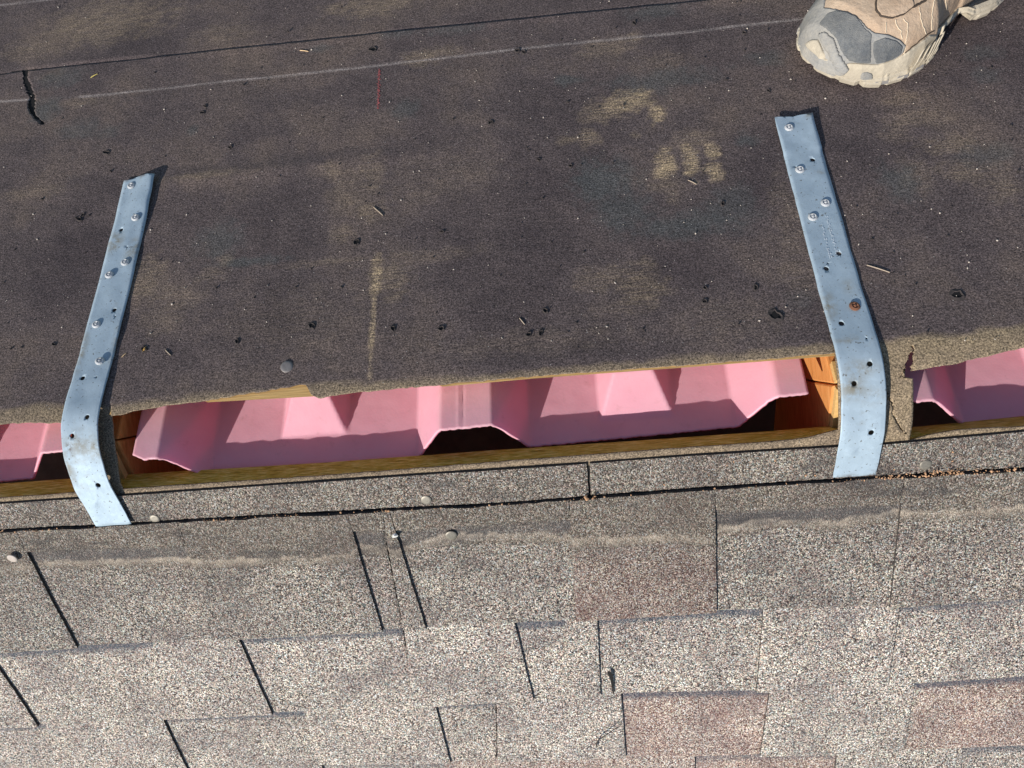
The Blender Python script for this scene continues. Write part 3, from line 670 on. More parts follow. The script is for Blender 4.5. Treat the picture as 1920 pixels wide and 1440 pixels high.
RS = strap(1, R_cu, -.012, -.0795, .2585, [(NW, .2095), (NW, .1140), (-NW, .1010), (-NW, .0510), (NW, .0150), (-NW, .0010), (NW, -.0385)], [(-.009, .204), (-.004, .106), (.008, .036)],
      [(-NW, .2460, n_, .0004, (.0, .0)), (-NW, .2000, n_, .0004, (0, 0)), (NW, .1630, n_, .0006, (.05, 0)), (-NW, .1505, n_, .0004, (0, 0)), (NW, .0645, M_RUST, .0009, (.1, .05))],
      [(-NW, -.0555)], [(-.012, .068, .008, .018, .9, 0), (.0, .012, .016, .010, .8, 0), (-.008, -.002, .014, .014, .9, 0), (.006, -.010, .012, .010, .6, 0), (.006, .083, .008, .010, .5, 0), (.013, .2585, .006, .006, .8, 0), (-.005, .036, .013, .004, .9, 0), (.012, -.0795, .010, .006, 1, 1), (-.004, -.0795, .008, .004, .8, 1), (.014, .037, .006, .004, .9, 0), (.010, .196, .004, .003, 1, 0)],
      'bent galvanised strap with a rusty nail, nearest the hiking shoe')
LS = strap(0, L_cu, .012, -.0795, .2745, [(-NW, .2135), (NW, .1260), (-NW, .0600), (NW, .0230), (-NW, .0080), (NW, -.0365)], [(.004, .193), (.009, .119), (.006, .060)],
      [(-NW, .2645, n_, .0006, (.05, .03)), (NW, .2250, n_, .0005, (.05, .0)), (NW, .1755, n_, .0009, (.12, .08)), (-NW, .1635, n_, .0009, (.08, .06)), (-NW, .1120, n_, .0008, (.06, .05)), (NW, .0745, n_, .0013, (.2, .1))],
      [(-NW, -.0560)], [(-.010, .200, .012, .016, 1, 0), (.010, .190, .010, .018, .9, 0), (-.014, .086, .006, .03, .8, 0), (.0, .000, .022, .018, .7, 0), (.012, -.004, .012, .014, .8, 0), (-.014, -.020, .006, .03, .7, 0), (.015, .09, .005, .03, .5, 0), (-.014, .2745, .006, .005, 1, 1), (.004, .2745, .006, .003, 1, 1), (-.010, -.002, .004, .006, 1, 1)],
      'bent galvanised strap with six raised nails, left of the wide gap')
# faint ink-jet print on the right strap: too worn to read, two rows of strokes
pv, pf = [], []
for col_, (w0, t0_, t1_) in enumerate(((-.001, .143, .108), (.0045, .150, .110))):
    t = t0_
    while t > t1_:
        ln = random.uniform(.0006, .0013)
        for q in range(random.choice((1, 2, 2))):
            wq = w0+random.uniform(-.0009, .0009); b_ = len(pv)
            for dw, dt in ((-.0003, 0), (.0003, 0), (.0003, -ln), (-.0003, -ln)): pv.append(strap_pt(t+dt, wq+dw, 1, R_cu, -.012, .00035))
            pf.append((b_, b_+1, b_+2, b_+3))
        t -= ln+random.choice((.0006, .0006, .0022))
M_INK = mat_plain('pale_print', (.62, .66, .70), .6, .15)
o = mesh_obj('stamped_print', [tuple(v) for v in pv], pf, M_INK); o.parent = RS; o.matrix_parent_inverse = Matrix.Translation(RS.location).inverted()

# ------------------------------------------------------------------ hiking shoe on the felt
exec_shoe = True
TIP = np.array([.2870, .3030]); AX = np.array([.80, .60]); BX = np.array([.60, -.80])
LEN = .285
def swR(x): return np.interp(x, [0, .004, .012, .025, .045, .065, .080, .094, .128, .140, .160, .20, .25, .272, .285], [0, .020, .034, .0455, .053, .0555, .0535, .0425, .0395, .049, .056, .052, .042, .028, 0])
def sw(x): return np.interp(x, [0, .004, .012, .025, .045, .07, .10, .14, .17, .21, .25, .272, .285], [0, .020, .034, .0455, .053, .0565, .056, .047, .041, .038, .036, .026, 0])
def scn(x): return np.interp(x, [0, .05, .10, .17, .285], [-.004, -.001, .0, -.003, -.002])
def toph(x): return np.interp(x, [0, .010, .03, .06, .09, .13, .17, .20, .285], [.024, .040, .052, .059, .068, .088, .108, .112, .118])
def shoe_pt(a, b, h):
    q = TIP[None]+np.outer(np.ravel(a), AX)+np.outer(np.ravel(b), BX)
    return W(q[:, 0], q[:, 1], np.ravel(h), 'f')
def mat_shoe(name, col, dust=(.47, .385, .28), amt=.55, cells=0, bump=.4, bs=260, bd=.0014):
    m, nt, b = new_mat(name); g = N(nt); b.inputs['Roughness'].default_value = .85; b.inputs['Specular IOR Level'].default_value = .25
    p = g.pos(); n1 = g.noise(p, 45, 5, .7); n2 = g.noise(p, 420, 4, .7); n3 = g.noise(p, bs, 4, .6)
    c = g.ramp(n1, [(.3, tuple(x*.72 for x in col)), (.7, tuple(x*1.2 for x in col))])
    h = g.math('ADD', n3, g.math('MULTIPLY', n2, .4))
    if cells:
        v = g.voro(p, cells); c = g.mix(g.ramp(v.outputs['Distance'], [(.25, (0,)*3), (.6, (.55,)*3)]), c, tuple(x*.45 for x in col)); h = g.math('ADD', h, g.math('MULTIPLY', v.outputs['Distance'], -1.2))
    d = g.ramp(g.math('ADD', g.math('MULTIPLY', g.noise(p, 28, 5, .75), .65), g.math('MULTIPLY', n2, .35)), [(.40, (0,)*3), (.66, (amt,)*3)])
    c = g.mix(d, c, dust)
    g.l(c, b.inputs['Base Color']); g.bump(h, bump, bd, b)
    return m
M_LEATH = mat_shoe('tan_leather', (.44, .315, .215), (.56, .45, .335), .6, 0, .5, 180, .0022)
M_RUBBER = mat_shoe('grey_rubber', (.22, .222, .22), (.42, .385, .325), .7)
M_MESH = mat_shoe('dark_grey_toe', (.125, .135, .145), (.28, .27, .245), .55, 1300, .3)
M_CREAM = mat_shoe('dusty_cream_sole', (.50, .44, .34), (.34, .30, .24), .7, 0, .28, 200, .0022)
M_SEAM_CREASE = mat_plain('dark_seam_crease_shade', (.05, .035, .025), .8)
M_STITCH = mat_plain('stitching', (.60, .50, .37), .8)
M_SOCK = mat_plain('dark_sock', (.06, .06, .065), .95)
shoe = empty('hiking_shoe', tuple(shoe_pt([.1], [0], [0])[0])); PI_ = Matrix.Translation(shoe.location).inverted()
tag(shoe, 'dusty tan hiking shoe with grey rubber toe standing on the felt', 'shoe')
def part(name, V, F, mat, smooth=True, parent=None):
    o = mesh_obj(name, V, F, mat, None, smooth); fix_normals(o); o.parent = parent or shoe
    o.matrix_parent_inverse = PI_ if parent is None else Matrix.Identity(4)
    if parent is not None: o.parent = parent; o.matrix_parent_inverse = (parent.matrix_parent_inverse.inverted() if False else Matrix.Identity(4))
    return o
xa = np.concatenate([np.linspace(1e-6, .03, 30), np.linspace(.0315, .14, 78), np.linspace(.145, .284, 45)])
ph = np.linspace(0, math.pi, 110)
BASEH = .009
def upper_surf(x, p, off=0.0):
    x, p = np.broadcast_arrays(x, p)
    w = np.where(np.cos(p) > 0, np.minimum(swR(x), np.interp(x, [0, .08, .1, .2, .285], [.06, .0535, .043, .040, .03])), sw(x))*.965+off*np.clip(x/.003, 0, 1); t = toph(x)+off
    e = np.interp(x, [0, .03, .1, .2], [.80, .78, .82, .75])
    cb, sb = np.cos(p), np.sin(p)
    b = np.sign(cb)*np.abs(cb)**e*w; h = BASEH+(t-BASEH)*np.abs(sb)**np.interp(x, [0, .1, .2], [.85, .9, .95])
    # narrower towards the lacing
    b = b*(1-.25*np.clip((h-.05)/.06, 0, 1)*np.clip((x-.05)/.08, 0, 1))
    # flex creases across the vamp on the outer side
    cr = .0011*np.sin((x*1.0+b*.55)*520)*np.exp(-((x-.105)/.022)**2)*np.clip((b-.005)/.02, 0, 1)
    h = h+cr
    return x-np.asarray(off)*np.clip(1-x/.02, 0, 1)*1.2, scn(x)+b, h
X, Pp = np.meshgrid(xa, ph, indexing='ij')
a_, b_, h_ = upper_surf(X, Pp)
VU = shoe_pt(a_, b_, h_); nX, nP = X.shape
def pix(V):
    q = (np.asarray(V)-CAM) @ MV.T
    return 960+FPX*q[:, 0]/q[:, 2], 720+FPX*q[:, 1]/q[:, 2]
part('upper', VU, grid_faces(nX, nP), M_LEATH)
# panels: patches of the upper surface, raised and with their own rim (their outlines were measured on the shoe)
z2 = lambda L: [(1480+x/4.571, y/4.571) for x, y in L]
def inside(px, py, poly):
    c = np.zeros(px.shape, bool); n = len(poly)
    for i in range(n):
        x0, y0 = poly[i]; x1, y1 = poly[(i+1) % n]
        if y0 == y1: continue
        k = ((y0 > py) != (y1 > py)) & (px < (x1-x0)*(py-y0)/(y1-y0)+x0); c ^= k
    return c
def panel(name, poly, off, mat, side_only=None, parent=None, res=None):
    xs = np.linspace(1e-6, .13, 260); ps = np.linspace(.002, math.pi-.002, 300)
    XX, PP = np.meshgrid(xs, ps, indexing='ij')
    A, B, H = upper_surf(XX, PP, 0); V0 = shoe_pt(A, B, H)
    px, py = pix(V0)
    ins = inside(px, py, poly).reshape(XX.shape)
    # soft shoulder: offset fades at the rim
    d = ins.astype(float)
    for _ in range(5):
        d2 = d.copy(); d2[1:-1, 1:-1] = (d[:-2, 1:-1]+d[2:, 1:-1]+d[1:-1, :-2]+d[1:-1, 2:]+d[1:-1, 1:-1])/5; d = d2
    O = off*np.clip((d-.35)*2.2, -.25, 1)
    A, B, H = upper_surf(XX, PP, O); V = shoe_pt(A, B, H)
    fm = (ins[:-1, :-1] | ins[1:, :-1] | ins[1:, 1:] | ins[:-1, 1:])
    F = grid_faces(*XX.shape)[fm.ravel()]
    used = np.unique(F); mp = -np.ones(len(V), int); mp[used] = np.arange(len(used))
    return part(name, V[used], mp[F], mat)
CAPP = z2([(200, -260), (330, -130), (298, 75), (400, 90), (520, 120), (600, 170), (660, 240), (720, 285), (840, 300), (940, 345), (988, 390), (965, 460), (900, 505), (760, 552), (640, 545), (500, 535), (512, 585), (470, 640), (250, 640), (60, 520), (20, 300), (100, 60)])
panel('toe_cap', CAPP, .0016, M_RUBBER)
panel('toe_bumper', z2([(480, 545), (500, 538), (640, 548), (760, 556), (900, 510), (970, 470), (1010, 440), (1100, 380), (1200, 300), (1260, 300), (1150, 520), (960, 640), (700, 720), (440, 680), (470, 640)]), .0014, M_CREAM)
panel('toe_panel', z2([(330, 130), (400, 105), (500, 118), (575, 160), (640, 250), (700, 300), (690, 360), (690, 540), (600, 540), (500, 520), (440, 450), (400, 340), (340, 280), (260, 220)]), .0023, M_MESH)
panel('toe_panel', z2([(705, 365), (800, 325), (900, 350), (955, 400), (935, 470), (830, 528), (725, 546), (700, 450)]), .0026, M_MESH)
panel('toe_rib', z2([(250, 300), (320, 282), (390, 340), (430, 460), (512, 585), (480, 618), (400, 600), (340, 500), (290, 390)]), .0034, M_RUBBER)
panel('toe_inlay', z2([(165, 375), (205, 345), (262, 340), (335, 515), (315, 540), (230, 465), (170, 415)]), .0030, M_CREAM)
panel('vamp_panel', z2([(765, -120), (740, 20), (740, 80), (780, 140), (880, 158), (980, 125), (1065, 60), (1060, 20), (1020, -60), (900, -150)]), .0014, M_LEATH)
# dark seam groove, painted shade of creases and pale stitching as thin cords lying on the upper
def on_upper(pts):
    """points measured on the photo -> nearest point of the upper"""
    px, py = pix(VU); vis = (VU-CAM)
    out = []
    for x, y in pts:
        k = np.argmin((px-x)**2+(py-y)**2 + np.where(h_.ravel() < .02, 50, 0)); out.append(VU[k])
    return np.array(out)
def cord(name, pts, r, mat, lift):
    pts = np.array(pts); m = []
    for i in range(len(pts)-1):
        n = max(2, int(np.hypot(*(pts[i+1]-pts[i]))/1.2))
        for k in range(n): m.append(pts[i]+(pts[i+1]-pts[i])*k/n)
    Q = on_upper(m); 
    ker = np.ones(5)/5
    for c in range(3): Q[:, c] = np.convolve(np.pad(Q[:, c], 2, mode='edge'), ker, 'valid')
    up = np.array([0, SN, CS]); Q = Q+up*lift
    V, F = [], []
    for i in range(len(Q)):
        d = Q[min(i+1, len(Q)-1)]-Q[max(i-1, 0)]; d = d/(np.linalg.norm(d)+1e-9); s_ = np.cross(d, up); s_ /= np.linalg.norm(s_)+1e-9; t_ = np.cross(s_, d)
        for k in range(5): V.append(Q[i]+r*(math.cos(k*1.2566)*s_+math.sin(k*1.2566)*t_))
    for i in range(len(Q)-1):
        for k in range(5): F.append((i*5+k, i*5+(k+1) % 5, i*5+5+(k+1) % 5, i*5+5+k))
    return part(name, V, F, mat)
cord('seam', z2([(765, -60), (742, 20), (740, 80), (780, 140), (880, 156), (980, 122), (1065, 60), (1150, 15), (1220, -30)]), .0011, M_SEAM_CREASE, .0004)
for L in ([(490, 540), (640, 549), (760, 556), (900, 509), (972, 462)], [(985, 470), (1060, 405), (1170, 315), (1240, 272)], [(915, 545), (955, 560), (985, 600)], [(930, 520), (985, 545), (1030, 505), (1045, 455)], [(965, 480), (1010, 520), (1060, 490), (1085, 440)], [(1090, 395), (1120, 440), (1160, 420)], [(1150, 345), (1175, 385), (1215, 370)], [(690, 625), (708, 665), (725, 690)], [(330, 500), (400, 602), (470, 622)], [(165, 400), (230, 468), (300, 535)]):
    cord('seam_and_crease_shade', z2(L), .0005, M_SEAM_CREASE, .0014)  # dark colour stands for shade in folds and notches; some are panel seams
panel('lug_pad', z2([(600, 640), (615, 615), (660, 608), (700, 625), (705, 700), (640, 690), (598, 668)]), .0026, M_RUBBER)
for L in ([(830, 195), (825, 290)], [(900, 170), (955, 270), (975, 345)], [(980, 160), (1012, 205), (1010, 300), (990, 400), (982, 480)], [(1110, 60), (1130, 180), (1172, 300)], [(1245, -20), (1220, 120), (1222, 270)], [(1340, 0), (1346, 100)]):
    cord('stitching', z2(L), .00038, M_STITCH, .0004)
# outsole: rim outline with lugs, arch lifted clear of the roof between forefoot and heel
ns = 360; xs_ = (1-np.cos(np.linspace(0, math.pi, ns)))/2*LEN
rimR = np.stack([xs_, scn(xs_)+swR(xs_)*1.02], -1); rimL = np.stack([xs_[::-1], scn(xs_[::-1])-sw(xs_[::-1])*1.0], -1)
rim = np.concatenate([rimR, rimL[1:-1]]); nr = len(rim)
ctr = np.array([.14, 0])
arc = np.concatenate([[0], np.cumsum(np.hypot(*np.diff(rim, axis=0).T))])
lug = (np.modf(arc/.0205)[0] < .82).astype(float)
lug = np.convolve(np.pad(lug, 2, mode='wrap'), np.ones(5)/5, 'valid')
nd = np.roll(rim, -1, 0)-np.roll(rim, 1, 0); nd = np.stack([nd[:, 1], -nd[:, 0]], -1); nd /= np.linalg.norm(nd, axis=1)[:, None]+1e-9
nd *= np.sign(((rim-ctr)*nd).sum(1))[:, None]
lift = .013*np.clip(np.minimum((rim[:, 0]-.082)/.010, (.142-rim[:, 0])/.008), 0, 1)
toe = .004*np.clip(1-rim[:, 0]/.02, 0, 1)
lev = [(-.006, 0.0004, 1), (.0, .0012, 1), (.0016, .006, 1), (.0002, .0078, 0), (.0010, .0088, 0), (.0008, .0105, 0), (-.0008, .0118, 0), (-.0006, .0135, 0), (-.004, .015, 0)]
V = []
for (o_, z_, lg) in lev:
    oo = o_-(1-lug)*(.0042 if lg else .0009*(np.sin(arc*700)+0)); zz_ = z_+toe*(1 if z_ < .01 else .5)+np.where(z_ < .0085, lift*(1-z_/.0135), lift*.35*(z_ < .015))
    r2 = rim+nd*oo[:, None]; V.append(shoe_pt(r2[:, 0], r2[:, 1], zz_))
V = np.concatenate(V); F = []
for j in range(len(lev)-1):
    for i in range(nr): F.append((j*nr+i, j*nr+(i+1) % nr, (j+1)*nr+(i+1) % nr, (j+1)*nr+i))
F.append(tuple(range(nr)))
part('outsole', V, F, M_CREAM, False)
# pleated rubber flank on the outer forefoot and the grey lug pads
M_PAD = mat_plain('grey_lug', (.26, .245, .235), .8, .2)
for x0, sgn in ((.026, 1), (.043, 1), (.060, 1), (.155+.02, 1), (.195, 1), (.215, 1), (.03, -1), (.06, -1), (.185, -1), (.21, -1)):
    L_ = .011; V = []
    for (da, dz, do) in ((-.5, .004, .0018), (.5, .004, .0018), (.38, .0095, .0016), (-.38, .0095, .0016)):
        xx = x0+da*L_; ww = float((swR if sgn > 0 else sw)(xx))*1.01
        for e_ in (do, -.001): V.append(shoe_pt([xx], [float(scn(xx))+sgn*(ww+e_)], [dz])[0])
    part('lug_pad', V, [(0, 2, 4, 6), (1, 3, 5, 7), (0, 1, 3, 2), (2, 3, 5, 4), (4, 5, 7, 6), (6, 7, 1, 0)], M_PAD, False)
for k in range(6):
    xs0 = .046+k*.0062; Q = []
    for t in np.linspace(0, 1, 9):
        xx = xs0+.012*t+.002*math.sin(t*5); ww = float(swR(xx)); hz = .010+.020*t
        Q.append(shoe_pt([xx], [float(scn(xx))+ww*(1.04-.02*t)+.0004], [hz])[0])
    Q = np.array(Q); V, F = [], []
    for i in range(9):
        for q in range(6): 
            an = q*math.pi/3; V.append(Q[i]+np.array([.0018*math.cos(an)*AX[0], .0018*math.cos(an)*AX[1], .0018*math.sin(an)]))
    for i in range(8):
        for q in range(6): F.append((i*6+q, i*6+(q+1) % 6, i*6+6+(q+1) % 6, i*6+6+q))
    part('flank_pleat', V, F, M_CREAM)
# collar: sock filling the opening
V = [shoe_pt([.215+.05*math.cos(t)], [.028*math.sin(t)], [z_])[0] for z_ in (.10, .135) for t in np.linspace(0, 2*math.pi, 24, endpoint=False)]
part('sock', V, [(i, (i+1) % 24, 24+(i+1) % 24, 24+i) for i in range(24)]+[tuple(range(24, 48))], M_SOCK)
for k in range(5):
    x0 = .115+k*.018; V = []; F = []
    for i, t in enumerate(np.linspace(-1, 1, 13)):
        p_ = math.pi/2-t*.42; A, B, H = upper_surf(np.array(x0+.006*t), np.array(p_), .0035)
        c0 = shoe_pt(A, B, H)[0]
        for q in range(6):
            an = q*math.pi/3; V.append(c0+np.array([.0022*math.cos(an)*AX[0], .0022*math.cos(an)*AX[1], .0022*math.sin(an)]))
    for i in range(12):
        for q in range(6): F.append((i*6+q, i*6+(q+1) % 6, i*6+6+(q+1) % 6, i*6+6+q))
    part('lace', V, F, M_STITCH)

# ------------------------------------------------------------------ nails, holes, splinters and crumbs
def roofing_nail(x, y, side, h, label, r=.0047, sink=0.0, mat=None, tilt=0.1):
    u, s = un(x, y, side, h); n = 18; V, F = [], []
    prof = [(0, .0007), (r*.6, .00075), (r*.93, .0006), (r, .0003), (r, -.0004), (.0016, -.0006), (.0016, -.008)]
    for rr, z_ in prof:
        for i in range(n): a = 2*math.pi*i/n; V.append((rr*math.cos(a)*(1+.03*math.sin(3*a)), rr*math.sin(a), z_))
    for j in range(len(prof)-1):
        for i in range(n): F.append((j*n+i, j*n+(i+1) % n, (j+1)*n+(i+1) % n, (j+1)*n+i))
    o = mesh_obj('roofing_nail', V, F, mat or M_ROOFNAIL, None, True); fix_normals(o)
    g = 1 if side == 'f' else -1
    nn = Vector((random.uniform(-tilt, tilt), g*SN+random.uniform(-tilt, tilt), CS)).normalized()
    o.matrix_world = Matrix.Translation(Vector(W(u, s, h+.0006-sink, side))) @ nn.to_track_quat('Z', 'Y').to_matrix().to_4x4()
    return tag(o, label, 'nail', 'roofing nails')
M_PINKNAIL = mat_plain('dusty_nail', (.38, .325, .28), .6, .15, 300)
roofing_nail(24, 1046, 'n', .0095, 'pale nail head at the left edge beside the long shingle slit', .0046, 0, M_PINKNAIL)
roofing_nail(581, 1017, 'n', .0055, 'grey round nail head left of the two close shingle slits', .0047, 0, M_PINKNAIL)
roofing_nail(846, 1003, 'n', .0055, 'dusty nail head right of the two close shingle slits', .0050, .0002)
roofing_nail(799, 938, 'n', .0036, 'dull nail head in the shingle strip near its middle', .0046, .0010)
roofing_nail(290, 973, 'n', .0036, 'tan nail head at the foot of the left strap', .0044, .0010)
roofing_nail(1836, 943, 'n', .0050, 'dull oval nail head near the right edge of the shingles', .0050, .0005)
roofing_nail(1736, 872, 'n', .0036, 'faint nail head in the shingle strip right of the right strap', .0046, .0010)
roofing_nail(538, 688, 'f', felt_h(*un(538, 688, 'f')), 'single round nail head pressed into the felt above the gap', .0052, .0003, mat_plain('dull_grey_nail', (.22, .20, .19), .55, .2, 300, .3))
M_TORN = mat_plain('torn_felt', (.045, .036, .034), .95)
def torn_hole(x, y, r):
    u, v = un(x, y, 'f'); hz = felt_h(u, v); n = 11; V, F = [], []; r0 = r*.00045
    el = random.uniform(.6, 1.0); rot = random.uniform(0, 3.1)
    rr = [random.uniform(.65, 1.3) for _ in range(n)]
    for ring, (k, z_) in enumerate(((1.55, .0001), (1.05, .0011), (.85, .0003))):
        for i in range(n):
            a = 2*math.pi*i/n; q = r0*k*(rr[i] if ring else 1+.3*(rr[i]-1)); cx = q*math.cos(a); cy = q*math.sin(a)*el
            V.append(W(u+cx*math.cos(rot)-cy*math.sin(rot), v+cx*math.sin(rot)+cy*math.cos(rot), hz+z_*(rr[(i*5) % n] if ring == 1 else 1), 'f'))
    for g_ in range(2):
        for i in range(n): F.append((g_*n+i, g_*n+(i+1) % n, g_*n+n+(i+1) % n, g_*n+n+i))
    o = mesh_obj('torn_nail_hole', V, F, M_TORN, far_roof); fix_normals(o)
    mesh_obj('hole_shade_disc', V[2*n:], [tuple(range(n))], M_BLACK, o)  # black disc just above the felt, painted as the shade inside the hole
for q in [(699, 93, 7), (200, 287, 7), (431, 277, 4), (920, 231, 5), (1441, 171, 4), (1189, 43, 5), (1355, 383, 4), (828, 435, 4), (669, 454, 6), (585, 611, 6), (737, 616, 5), (827, 616, 5), (1023, 583, 5), (991, 628, 5), (1014, 624, 5), (445, 641, 5), (101, 646, 4), (1417, 540, 5), (1322, 541, 3), (1321, 566, 4), (1454, 591, 10), (1795, 553, 9), (1110, 88, 2), (1010, 300, 3), (270, 655, 5), (1070, 312, 3), (1395, 62, 4), (380, 212, 5), (385, 200, 4), (970, 95, 5), (982, 98, 4), (150, 412, 5), (156, 404, 4)]:
    torn_hole(*q)
M_SPLINT = mat_plain('pale_splinter', (.62, .44, .25), .8, .2)
M_SPL2 = mat_plain('grey_splinter', (.36, .29, .22), .8, .2)
def splinter(x0, y0, x1, y1, side, w, label, mat, h=None):
    (u0, s0), (u1, s1) = un(x0, y0, side), un(x1, y1, side); d = math.hypot(u1-u0, s1-s0); n = 6; V = []
    nx, ny = -(s1-s0)/d, (u1-u0)/d
    for i in range(n+1):
        t = i/n; ww = w*(.35+.65*math.sin(math.pi*(.12+.8*t)))*random.uniform(.8, 1.2)
        hz = (felt_h(u0, s0) if h is None else h)+.0003+.0004*math.sin(t*3.0); ww *= .55
        for (k, z_) in ((-1, 0), (0, .0005), (1, 0), (0, -.0005)): V.append(W(u0+(u1-u0)*t+nx*ww*k, s0+(s1-s0)*t+ny*ww*k, hz+z_, side))
    F = []
    for i in range(n):
        for q in range(4): F.append((i*4+q, i*4+(q+1) % 4, i*4+4+(q+1) % 4, i*4+4+q))
    F += [(0, 1, 2, 3), (n*4+3, n*4+2, n*4+1, n*4)]
    o = mesh_obj('wood_splinter', V, F, mat); fix_normals(o)
    return tag(o, label, 'splinter', 'wood splinters on the roof')
splinter(1625, 497, 1668, 511, 'f', .0009, 'thin splinter on the felt right of the right strap', M_SPL2)
splinter(562, 94, 578, 96, 'f', .0008, 'pale splinter beside the thin black lap line at the top', M_SPLINT)
splinter(170, 146, 183, 139, 'f', .0011, 'yellow splinter near the torn slit at top left', mat_plain('yellow_chip', (.62, .50, .14), .8))
splinter(700, 388, 718, 404, 'f', .0010, 'brown splinter on the rusty smudge in mid felt', M_SPL2)
splinter(974, 597, 984, 609, 'f', .0008, 'short pale splinter above the gap near three small holes', M_SPL2)
splinter(310, 656, 321, 667, 'f', .0008, 'small grey splinter right of the left strap foot', M_SPL2)
splinter(228, 670, 237, 662, 'f', .0010, 'pale chip touching the left strap edge', M_SPLINT)
splinter(268, 660, 274, 650, 'f', .0016, 'orange wood chip on the felt beside the left strap', mat_plain('orange_chip', (.66, .38, .10), .8))
splinter(1290, 338, 1306, 346, 'f', .0007, 'curved straw under the tan boot print', M_SPL2)
# curled dark stem lying on the shingles
def stem(pts, r, h, label):
    Q = np.array([W(*un(x, y, 'n', h), h+dz, 'n') for x, y, dz in pts])
    t = np.linspace(0, len(Q)-1, 26); Q = np.stack([np.interp(t, np.arange(len(Q)), Q[:, c]) for c in range(3)], -1)
    for c in range(3): Q[1:-1, c] = (Q[:-2, c]+Q[1:-1, c]*2+Q[2:, c])/4
    V, F = [], []
    for i in range(len(Q)):
        d = Q[min(i+1, 25)]-Q[max(i-1, 0)]; d /= np.linalg.norm(d); s_ = np.cross(d, [0, -SN, CS]); s_ /= np.linalg.norm(s_); n2 = np.cross(s_, d)
        for q in range(6): V.append(Q[i]+r*(1.5-i/26)*(math.cos(q*1.047)*s_+math.sin(q*1.047)*n2))
    for i in range(25):
        for q in range(6): F.append((i*6+q, i*6+(q+1) % 6, i*6+6+(q+1) % 6, i*6+6+q))
    o = mesh_obj('dry_stem', V, F, mat_plain('dark_stem', (.045, .035, .03), .8)); fix_normals(o)
    return tag(o, label, 'stem')
stem([(1119, 1400, .0), (1118, 1392, .001), (1122, 1384, .002), (1136, 1373, .003), (1150, 1363, .003), (1164, 1357, .002)], .0006, .013, 'thin dark curled stem lying against a shingle slit')
# nick in a shingle edge: short black cut
def nick(pts):
    V, F = [], []
    for i, (x, y, w) in enumerate(pts):
        u, s = un(x, y, 'n', .0105)
        for k in (-1, 1): V.append(W(u+k*w, s, .0098+.0009, 'n'))
    for i in range(len(pts)-1): F.append((2*i, 2*i+1, 2*i+3, 2*i+2))
    return mesh_obj('edge_nick', V, F, M_BLACK, near_roof)
nick([(1140, 1258, .0009), (1144, 1262, .0022), (1147, 1275, .0014), (1149, 1290, .0009), (1151, 1300, .0005)])
# white crumb at the head of a slit
def pebble(name, P0, r, mat, seed):
    bm = bmesh.new(); bmesh.ops.create_icosphere(bm, subdivisions=1, radius=r)
    rr = random.Random(seed)
    for v in bm.verts: v.co *= rr.uniform(.7, 1.25)
    me = bpy.data.meshes.new(name); bm.to_mesh(me); bm.free(); me.materials.append(mat)
    o = bpy.data.objects.new(name, me); COL.objects.link(o); o.location = P0; return o
tag(pebble('mortar_crumb', W(*un(741, 1003, 'n', .007), .0075, 'n'), .0028, mat_plain('white_crumb', (.70, .68, .64), .9), 3), 'white crumb lodged at the head of a shingle slit', 'crumb')
# loose crumbs: too many to count, one object per kind
def crumbs(name, P, sizes, mat, label):
    bm = bmesh.new(); bmesh.ops.create_icosphere(bm, subdivisions=1, radius=1); bv = np.array([v.co[:] for v in bm.verts]); bf = np.array([[v.index for v in f.verts] for f in bm.faces]); bm.free()
    V, F = [], []
    for i, (p, s) in enumerate(zip(P, sizes)):
        q = bv*(s*rng.uniform(.5, 1.3, 3))[None]*rng.uniform(.7, 1.2, (len(bv), 1)); a = rng.uniform(0, 6.28); c, d = math.cos(a), math.sin(a)
        q = np.stack([q[:, 0]*c-q[:, 1]*d, q[:, 0]*d+q[:, 1]*c, q[:, 2]], -1); F.append(bf+len(bv)*i); V.append(q+p)
    o = mesh_obj(name, np.concatenate(V), np.concatenate(F), mat); o['kind'] = 'stuff'; o['label'] = label; return o
Pq, Sq = [], []
for k in range(420):
    x, y = random.uniform(0, 1920), random.uniform(0, 640); u, v = un(x, y, 'f')
    Pq.append(W(u, v, felt_h(u, v)+.0003, 'f')); Sq.append(random.choice((.0003, .0004, .0005, .0005, .0008)))
Pd, Sd = [], []
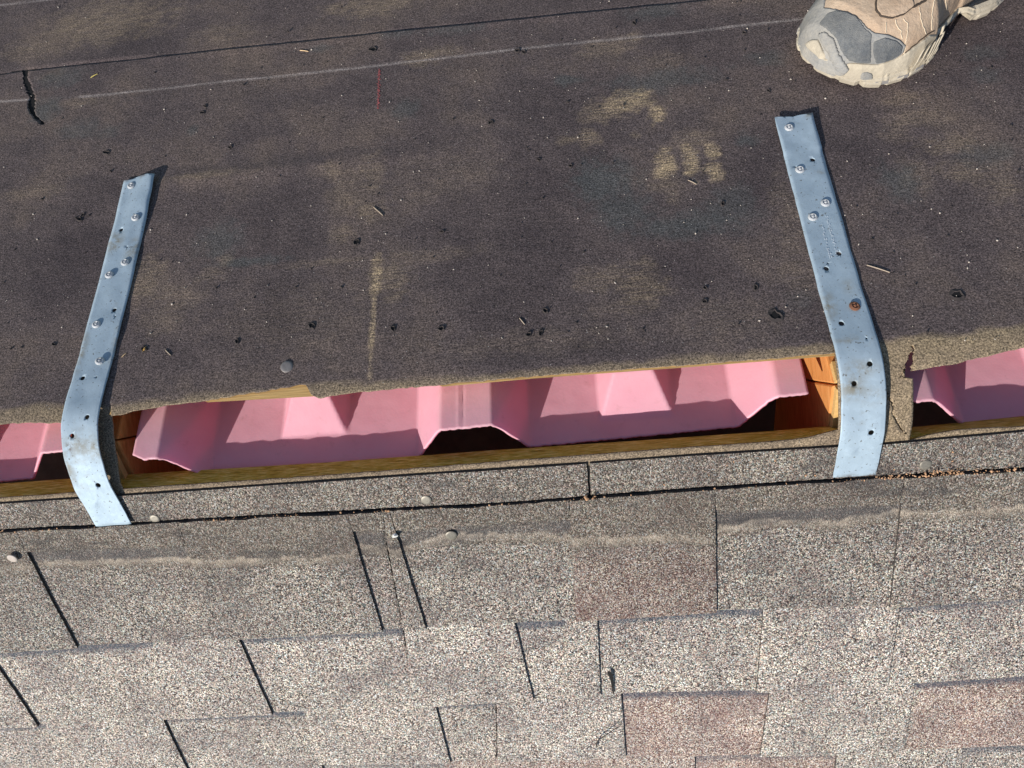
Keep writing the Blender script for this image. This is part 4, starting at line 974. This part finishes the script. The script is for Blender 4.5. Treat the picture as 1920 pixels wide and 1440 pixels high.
for k in range(170):
    x, y = random.uniform(0, 1920), random.uniform(0, 660); u, v = un(x, y, 'f')
    Pd.append(W(u, v, felt_h(u, v)+.0004, 'f')); Sd.append(random.choice((.0005, .0007, .0009, .0013)))
crumbs('dark_grit', Pd, Sd, mat_plain('dark_grit', (.035, .028, .026), .95, .4), 'dark tar crumbs scattered over the felt')
crumbs('pale_grit', Pq, Sq, mat_plain('pale_grit', (.50, .44, .38), .9, .4), 'fine pale grit scattered over the dark felt')
Pq, Sq = [], []
def scatter_line(x0, x1, n, sp, side=1, smax=.0016):
    for k in range(n):
        x = random.uniform(x0, x1); u = un(x, float(np.interp(x, [0, 960, 1920], [996, 944, 879])), 'n', .006)[0]
        s = float(strip_bot(np.array(u)))-abs(random.gauss(0, sp))+.0012
        Pq.append(W(u, s, .0058, 'n')); Sq.append(smax*.16+smax*.55*random.random()**2.5)
scatter_line(0, 180, 26, .0012); scatter_line(380, 560, 40, .0012); scatter_line(600, 1500, 40, .001); scatter_line(1640, 1920, 130, .0030); scatter_line(1730, 1800, 60, .0034); scatter_line(700, 730, 8, .001, 1, .0022); scatter_line(1090, 1120, 12, .0015, 1, .0022); scatter_line(1560, 1700, 30, .001)
for k in range(30):
    x = random.uniform(0, 1920); u, s = un(x, random.uniform(900, 940)-.062*x+50, 'n', .006); Pq.append(W(u, s, .0058, 'n')); Sq.append(random.uniform(.0004, .0011))
crumbs('sawdust_crumbs', Pq, Sq, mat_plain('sawdust', (.46, .27, .15), .9, .6, 300), 'orange sawdust crumbs along the cut shingle line')
# ground far below, beyond the eaves
g_ = mesh_obj('ground', [(-60, -60, -4.5), (60, -60, -4.5), (60, 60, -4.5), (-60, 60, -4.5)], [(0, 1, 2, 3)], mat_plain('lawn', (.06, .09, .03), .95, .3, 3, 0, 0)); struct(g_)
# unseen attic floor, added to block light leaking in under the roof
a_ = mesh_obj('attic_floor_light_block', [(-1.5, -1.1, -.62), (1.5, -1.1, -.62), (1.5, 1.1, -.62), (-1.5, 1.1, -.62)], [(0, 1, 2, 3)], mat_plain('dark_attic_floor', (.16, .10, .08), .95, .3, 30)); struct(a_)
